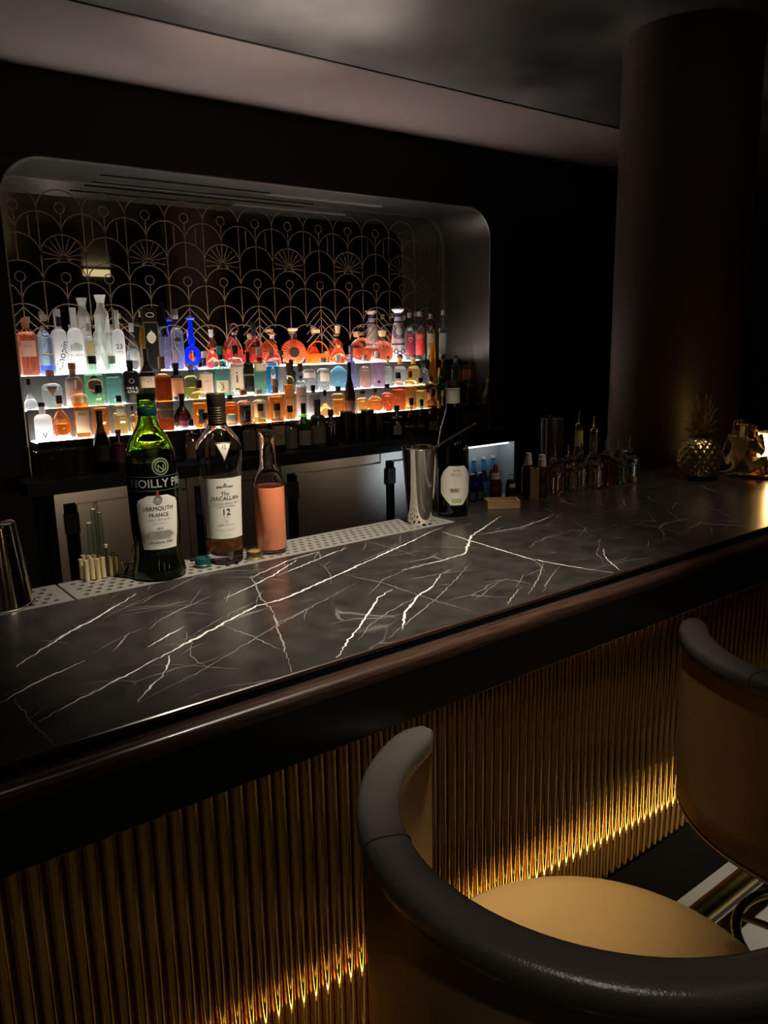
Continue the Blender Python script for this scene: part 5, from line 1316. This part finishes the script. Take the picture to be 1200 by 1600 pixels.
while xx < .15:
    wv = rb_.choice([.010, .018, .026])
    vs = []
    for zz in (.058, .067):
        for a in (xx, xx + wv):
            X, Y = sec(r_at(NP_, zz) + .0013, a, 2.0, 1.0); vs.append((X, Y, zz))
    bars.add(vs, [(0, 1, 3, 2)]); xx += wv + rb_.choice([.012, .02])
obj('barcode', bars, M['ink'], wl2, smooth=False)
obj('leaf_mark', label_patch(NP_, .034, .044, 18, 2.0, 1.0, .0012, 8, 2), col_((0.35, 0.42, 0.18), .6), wl2)

# --- straws and small brass things beside the vermouth
rs = random.Random(11)
sp_ = [(129, 905), (137, 907), (146, 905), (155, 904), (163, 902), (133, 899), (142, 898), (151, 897), (159, 896), (176, 900), (184, 897), (180, 893)]
gs = P('pale_gold_straw', (.85, .72, .42), .28, 0.6)
for i, (a, b) in enumerate(sp_):
    q = on_bar(a, b); h = .034 + .004 * rs.random()
    t = thing('short_straw', 'short pale gold metal straw standing in a cluster on the drip tray', 'straw', q, 0, 'short gold straws beside the vermouth bottle')
    obj('tube', MB().lathe([(.0041, 0), (.0041, h), (.0034, h), (.0034, .001)], 14), gs, t)
    obj('lip', MB().tube([(.0041 * math.cos(2 * PI * k / 14), .0041 * math.sin(2 * PI * k / 14), h) for k in range(15)], .0005, 6, False), gs, t)
for i, (a, b, ty) in enumerate([(146, 893, 817), (154, 891, 795), (163, 889, 800), (158, 884, 784)]):
    q = on_bar(a, b); h = height_over(q, a + (-4 if b > 800 else 0), ty)
    t = thing('glass_straw', 'tall clear glass straw standing among the short gold ones', 'straw', q, 0, 'tall glass straws beside the vermouth bottle')
    obj('tube', MB().lathe([(.0046, 0), (.0046, h), (.0036, h), (.0036, .001)], 14), M['thin_clear'], t)
    obj('lip', MB().tube([(.0042 * math.cos(2 * PI * k / 14), .0042 * math.sin(2 * PI * k / 14), h) for k in range(15)], .0008, 6, False), gs, t)
q = on_bar(170, 901); h = height_over(q, 167, 850)
t = thing('cocktail_pick', 'black cocktail pick with a small ring top among the straws', 'pick', q)
obj('shaft', MB().lathe([(.0012, 0), (.0014, h * .9)], 10), M['ink'], t)
obj('knob', MB().lathe([(.0022, h * .88), (.0042, h * .93), (.0042, h * .99), (.003, h)], 12), gs, t)
q = on_bar(213, 893); h = height_over(q, 213, 850)
t = thing('brass_tongs', 'small bent brass tongs standing by the vermouth bottle', 'tongs', q)
for s in (-1, 1):
    obj('arm', MB().tube([(.0035 * s - .002, 0, 0.0012), (.0035 * s, 0, h * .45), (.003 * s - .003, 0, h * .7), (.0022 * s + .003, 0, h)], .0018, 8), M['brass'], t)
obj('loop', MB().tube([(-.012 + .010 * math.cos(2 * PI * k / 20), .003, .009 + .0075 * math.sin(2 * PI * k / 20)) for k in range(21)], .0014, 8, False), M['brass'], t)
q = on_bar(197, 897)
t = thing('copper_clip', 'short copper bar clip lying beside the straws', 'clip', q)
obj('arm', MB().tube([(0, 0, .0014), (-.006, 0, .026)], .0022, 8), col_(COPPER, .25, 1.0), t)
obj('arm', MB().tube([(0, 0, .0014), (.006, .002, .014)], .0022, 8), col_(COPPER, .25, 1.0), t)

# --- little bottles and wooden things right of the wine bottle
q = Vector((1.372, 1.312, TB))
t = thing('wooden_tray', 'small empty wooden box tray beside the dropper bottle', 'tray', q, -.62)
hw, hd, hh = .0385, .022, .020
mb = MB(); mb.box(-hw, hw, -hd, hd, 0, .004)
obj('base', mb, M['pine'], t, smooth=False)
for (a, b, c, d) in ((-hw, hw, -hd, -hd + .005), (-hw, hw, hd - .005, hd), (-hw, -hw + .005, -hd + .005, hd - .005), (hw - .005, hw, -hd + .005, hd - .005)):
    obj('side', MB().box(a, b, c, d, .004, hh), M['pine'], t, smooth=False)
q = Vector((1.405, 1.368, TB))
t = thing('dropper_bottle', 'amber dropper bottle with red rubber bulb and white collar', 'bottle', q)
obj('bottle_body', MB().lathe([(.0145, 0), (.0160, .002), (.0160, .046), (.0140, .053), (.0095, .058), (.0090, .060)], 26), M['amber_glass'], t)
obj('collar', MB().lathe([(.0098, .058), (.0098, .072), (.0080, .073)], 24), M['white'], t)
obj('bulb', MB().lathe([(.0062, .073), (.0062, .086), (.0050, .092), (.0022, .0945)], 20), M['red'], t)
q = Vector((1.500, 1.325, TB))
t = thing('wooden_block', 'upright wooden block leaning among the spray bottles', 'block', q, -.70)
obj('block_body', MB().box(-.0105, .0105, -.008, .008, 0, .079), M['pine'], t, smooth=False)
obj('dark_notch', MB().box(-.006, .006, -.005, .005, .0790, .0825), M['soft_black'], t, smooth=False)
def spray(x, y, h, label, capw=.0095):
    t = thing('spray_bottle', label, 'bottle', (x, y, TB), 0, 'amber spray bottles with white caps')
    obj('bottle_body', MB().lathe([(.0145, 0), (.0162, .002), (.0162, h * .62), (.0140, h * .69), (.0096, h * .73), (.0092, h * .75)], 26), M['amber_glass'], t)
    obj('collar', MB().lathe([(.0102, h * .73), (.0102, h * .80)], 24), M['white'], t)
    obj('cap', MB().lathe([(capw, h * .80), (capw, h * .90), (capw * .82, h * .905), (capw * .80, h)], 24), M['white'], t)
spray(1.538, 1.335, .108, 'amber spray bottle with ribbed white cap in front of the crystal dashers', .0098)
spray(1.535, 1.378, .108, 'amber spray bottle with stepped white cap behind the wooden block', .0092)
q = Vector((1.462, 1.372, TB))
t = thing('bitters_bottle', 'small dark bottle with clear plastic cap behind the wooden tray', 'bottle', q)
obj('bottle_body', MB().lathe([(.011, 0), (.0122, .002), (.0122, .040), (.008, .048)], 22), M['amber_glass'], t)
obj('cap', MB().lathe([(.0085, .048), (.0085, .060), (.007, .061)], 20), M['thin_clear'], t)
obj('label', label_patch([(.0122, 0), (.0122, .05)], .030, .040, 50, 2.0, 1.0), M['label_white'], t)

# crystal dashers
LQ = [(0.85, 0.50, 0.42), (0.97, 0.92, 0.80), (0.97, 0.93, 0.82), (0.97, 0.92, 0.80), (0.75, 0.18, 0.18), (0.95, 0.92, 0.84), (0.97, 0.94, 0.86)]
DL = ['cut-crystal bitters dasher with dark red liquid nearest the spray bottles', 'cut-crystal bitters dasher second along from the spray bottles', 'cut-crystal bitters dasher third along from the spray bottles', 'cut-crystal bitters dasher fourth along from the spray bottles', 'cut-crystal bitters dasher filled with bright red liquid', 'cut-crystal bitters dasher next to the far end of the row', 'cut-crystal bitters dasher at the end of the row by the chrome cup']
for k in range(7):
    xx = 1.592 + .0475 * k; yy = 1.338 - .004 * k
    t = thing('bitters_dasher', DL[k], 'bottle', (xx, yy, TB), 0, 'crystal bitters dashers in a row')
    R = .0228
    n = 40; rings = []
    for (z, f, fl) in ((0, .90, 0), (.004, 1.0, 1), (.046, 1.0, 1), (.050, .97, 0), (.054, 1.0, 1), (.066, .96, 1), (.076, .62, 0), (.082, .50, 0)):
        rg = []
        for j in range(n):
            a = 2 * PI * (j + .5) / n
            ca, sa = math.cos(a), math.sin(a); kk = (abs(ca) ** 5 + abs(sa) ** 5) ** (-1 / 5) if z < .07 else 1.0
            rr = R * f * kk * (1 - (.045 if (fl and j % 2) else 0))
            rg.append((rr * ca, rr * sa, z))
        rings.append(rg)
    obj('crystal_body', MB().loft(rings), P('cut_crystal_%d' % k, LQ[k], .02, trans=1.0, ior=1.5), t, smooth=False)
    obj('collar', MB().lathe([(.0125, .0822), (.0165, .084), (.0165, .088), (.0125, .090)], 22), M['thin_clear'], t)
    obj('stopper', MB().lathe([(.0085, .080), (.0095, .0945), (.007, .096)], 18), M['dark_chrome'], t)
    obj('spout', MB().lathe([(.0040, .096), (.0026, .102), (.0018, .1245), (.0010, .126)], 12), M['chrome'], t)
q = on_bar(985, 756)
t = thing('chrome_cup', 'slim chrome cup at the end of the crystal dashers', 'cup', Vector((q.x + .02, 1.325, TB)))
obj('cup_body', tin_mesh(.0105, .0095, .088, n=24), M['chrome'], t)
obj('rim', MB().tube([(.0105 * math.cos(2 * PI * k / 24), .0105 * math.sin(2 * PI * k / 24), .088) for k in range(25)], .0008, 6, False), M['chrome'], t)

# speed rail hung behind the bar with poured bottles
sr = obj('speed_rail', MB().box(-.36, .36, -.085, .06, 0, .006), M['steel'], front, (1.95, 1.47, .86), smooth=False)
obj('front_lip', MB().box(-.36, .36, .055, .06, .006, .09), M['steel'], sr, smooth=False)
obj('back_plate', MB().box(-.36, .36, -.085, -.06, .006, .09), M['steel'], sr, smooth=False)
def poured(px, topy, y, r, c, lab_c, label, spout=True):
    P0 = at_y(px, topy + 30, y); H = at_y(px, topy, y).z - .8665
    t = thing('pourer_bottle', label, 'bottle', (P0.x, y, .8665), -.7)
    hb = H - .045
    bp = [(r * .92, 0), (r, .004), (r, hb * .62), (r * .9, hb * .70), (r * .45, hb * .82), (r * .40, hb)]
    obj('bottle_body', MB().lathe(bp, 24), col_(c, .12), t)
    obj('label', label_patch(bp, hb * .84, hb * .97, 100, 2.0, 1.0), col_(lab_c, .6), t)
    obj('pourer', MB().lathe([(r * .42, hb), (r * .40, hb + .008), (.003, hb + .012), (.0022, H - .006), (.0016, H)], 14), M['chrome'], t)
poured(905, 642, 1.47, .026, (0.10, 0.06, 0.02), (.72, .48, .14), 'bottle with yellow neck label and chrome pourer behind the dashers')
poured(928, 650, 1.47, .026, (0.03, 0.012, 0.012), (.10, .05, .04), 'dark bottle with chrome pourer beside the column')
P0 = at_y(862, 690, 1.47); H = at_y(862, 652, 1.47).z - .8665
t = thing('tall_mixing_tin', 'tall dark mixing tin standing behind the crystal dashers', 'tin', (P0.x, 1.47, .8665))
obj('tin_body', tin_mesh(.030, .026, H, n=30), M['dark_chrome'], t)
obj('rim', MB().tube([(.030 * math.cos(2 * PI * k / 28), .030 * math.sin(2 * PI * k / 28), H) for k in range(29)], .0012, 6, False), M['dark_chrome'], t)

# --- gold pineapple
q = on_bar(1091, 748); q.z = TB
t = thing('pineapple_ornament', 'gold pineapple ornament with pointed metal leaves on the bar', 'ornament', q, .3)
Hb, Rb = .122, .0585
n, m_ = 96, 64; vs = []; fs = []
for i in range(m_ + 1):
    tt = i / m_; z = Hb * (.5 - .5 * math.cos(PI * (.05 + .93 * tt)))
    e = math.sin(PI * (.05 + .93 * tt)) ** .72
    for j in range(n):
        a = 2 * PI * j / n
        u = (a / (2 * PI) * 14 + tt * 6) ; v = (a / (2 * PI) * 14 - tt * 6)
        du = abs((u % 1) - .5) * 2; dv = abs((v % 1) - .5) * 2
        bump = (1 - max(du, dv) ** 2.2)
        r = Rb * e * (0.93 + .095 * bump)
        vs.append((r * math.cos(a), r * math.sin(a), z - Hb * (.5 - .5 * math.cos(PI * .05))))
for i in range(m_):
    for j in range(n):
        k = (j + 1) % n
        fs.append((i * n + j, i * n + k, (i + 1) * n + k, (i + 1) * n + j))
fs.append(tuple(range(n - 1, -1, -1))); fs.append(tuple(m_ * n + j for j in range(n)))
obj('fruit', MB().add(vs, fs), M['old_gold'], t, ang=60)
rl = random.Random(4)
for tier_, (cnt, L, lean, z0) in enumerate(((8, .050, .85, .116), (8, .062, .62, .124), (7, .070, .45, .136), (6, .070, .30, .152), (5, .068, .16, .170))):
    for k in range(cnt):
        a = 2 * PI * (k + .5 * (tier_ % 2)) / cnt + rl.uniform(-.1, .1)
        pts = []; ws = []
        for s in range(7):
            f = s / 6
            rr = .010 + L * math.sin(lean) * (f ** 1.3); zz = z0 + L * math.cos(lean) * f - (.006 * f * f if lean > .5 else 0)
            pts.append(Vector((rr * math.cos(a), rr * math.sin(a), zz))); ws.append(.0125 * (.55 + .45 * math.sin(PI * min(1, f * 1.4 + .1))) * (1 - f ** 2.4) + .0006)
        tn = Vector((-math.sin(a), math.cos(a), 0)); vs = []; fs = []
        for pnt, w_ in zip(pts, ws):
            o_ = Vector((math.cos(a), math.sin(a), 0)) * .0022
            vs += [pnt - tn * w_ + o_ * .0, pnt - o_ * .8, pnt + tn * w_, pnt + o_]
        for s in range(6):
            for c in range(4):
                d = (c + 1) % 4
                fs.append((4 * s + c, 4 * s + d, 4 * s + 4 + d, 4 * s + 4 + c))
        fs += [(3, 2, 1, 0), (24, 25, 26, 27)]
        obj('leaf', MB().add(vs, fs), M['old_gold'], t, ang=50)
obj('crown_core', MB().lathe([(.014, .110), (.010, .150), (.006, .195)], 12), M['old_gold'], t)

# --- candle with gold monkeys
q = on_bar(1206, 741)
mk = thing('monkey_candle_holder', 'antique gold holder of seated monkeys around a candle glass', 'candle holder', q, 0)
obj('dish', MB().lathe([(.098, 0), (.102, .003), (.100, .009), (.086, .010), (.060, .006)], 48), M['old_gold'], mk)
def monkey(name):
    """one seated monkey grown as a skin over a small skeleton, hands raised to its face, facing the candle"""
    me = bpy.data.meshes.new(name)
    V = [(0, 0, .034), (0, .004, .062), (0, .002, .092), (0, -.002, .112), (0, -.004, .136), (0, -.026, .128),
         (.028, 0, .098), (.043, -.018, .074), (.020, -.036, .100), (.012, -.036, .118),
         (-.028, 0, .098), (-.043, -.018, .074), (-.020, -.036, .100), (-.012, -.036, .118),
         (.024, -.004, .030), (.038, -.034, .050), (.030, -.040, .012), (.030, -.058, .008),
         (-.024, -.004, .030), (-.038, -.034, .050), (-.030, -.040, .012), (-.030, -.058, .008),
         (0, .032, .020), (.016, .052, .012), (.034, .056, .010), (0, -.004, .150)]
    E_ = [(0, 1), (1, 2), (2, 3), (3, 4), (4, 5), (2, 6), (6, 7), (7, 8), (8, 9), (2, 10), (10, 11), (11, 12), (12, 13), (0, 14), (14, 15), (15, 16), (16, 17), (0, 18), (18, 19), (19, 20), (20, 21), (0, 22), (22, 23), (23, 24), (4, 25)]
    Rr = [.028, .027, .025, .014, .022, .012, .013, .009, .0075, .0075, .013, .009, .0075, .0075, .017, .013, .0085, .007, .017, .013, .0085, .007, .010, .006, .0045, .014]
    me.from_pydata(V, E_, [])
    o = bpy.data.objects.new(name, me); COL.objects.link(o)
    md = o.modifiers.new('skin', 'SKIN'); me.skin_vertices[0].data[0].use_root = True
    for i, r in enumerate(Rr): me.skin_vertices[0].data[i].radius = (r, r)
    rm_ = o.modifiers.new('remesh', 'REMESH'); rm_.mode = 'VOXEL'; rm_.voxel_size = .0035
    sm_ = o.modifiers.new('smooth', 'SMOOTH'); sm_.iterations = 4
    dg = bpy.context.evaluated_depsgraph_get()
    ev = bpy.data.meshes.new_from_object(o.evaluated_get(dg))
    bpy.data.objects.remove(o)
    ev.polygons.foreach_set('use_smooth', [True] * len(ev.polygons))
    ev.materials.append(M['old_gold'])
    return ev
mme = monkey('monkey')
for k, a in enumerate((PI - .30, PI / 2 + .05, -.2)):
    r0 = .108
    mo = obj('monkey', mme, None, mk, (r0 * math.cos(a), r0 * math.sin(a), .002), a - PI / 2)
    for s_ in (-1, 1):
        obj('ear', MB().ball((s_ * .0225, -.002, .140), .0085, 12, 8, (.5, .8, 1)), M['old_gold'], mo)
        obj('eye', MB().ball((s_ * .0085, -.0235, .1385), .0030, 10, 6), M['soft_black'], mo)
    obj('nose', MB().ball((0, -.0385, .1290), .0035, 10, 6), M['old_gold'], mo)
cg = thing('candle_glass', 'lit ribbed glass votive candle between the gold monkeys', 'candle', Vector((q.x, q.y, TB + .0068)))
votive, _nt, _b, _o = nodes('votive_glass')      # amber ribbed glass: part clear, part glowing
_nt.nodes.remove(_b)
_tr = _nt.nodes.new('ShaderNodeBsdfTransparent'); _tr.inputs[0].default_value = (1.0, .86, .62, 1)
_tl = _nt.nodes.new('ShaderNodeBsdfTranslucent'); _tl.inputs[0].default_value = (1.0, .84, .56, 1)
_mx = _nt.nodes.new('ShaderNodeMixShader'); _mx.inputs[0].default_value = .55
_nt.links.new(_tr.outputs[0], _mx.inputs[1]); _nt.links.new(_tl.outputs[0], _mx.inputs[2]); _nt.links.new(_mx.outputs[0], _o.inputs[0])
n = 64; rings = []
for (z, r) in ((0, .040), (.004, .0430), (.112, .0445), (.1145, .0440), (.1125, .0425), (.016, .0405), (.014, .012)):
    rings.append([((r * (1 - .03 * (j % 2))) * math.cos(2 * PI * j / n), (r * (1 - .03 * (j % 2))) * math.sin(2 * PI * j / n), z) for j in range(n)])
obj('ribbed_glass', MB().loft(rings), votive, cg, ang=20)
obj('wax', MB().lathe([(.0385, .0165), (.0385, .040), (.004, .041)], 28), col_((.85, .72, .5), .5), cg)
obj('wick_flame', MB().lathe([(.0012, .042), (.0060, .049), (.0070, .056), (.0042, .067), (.0005, .080)], 14), M['flame'], cg)
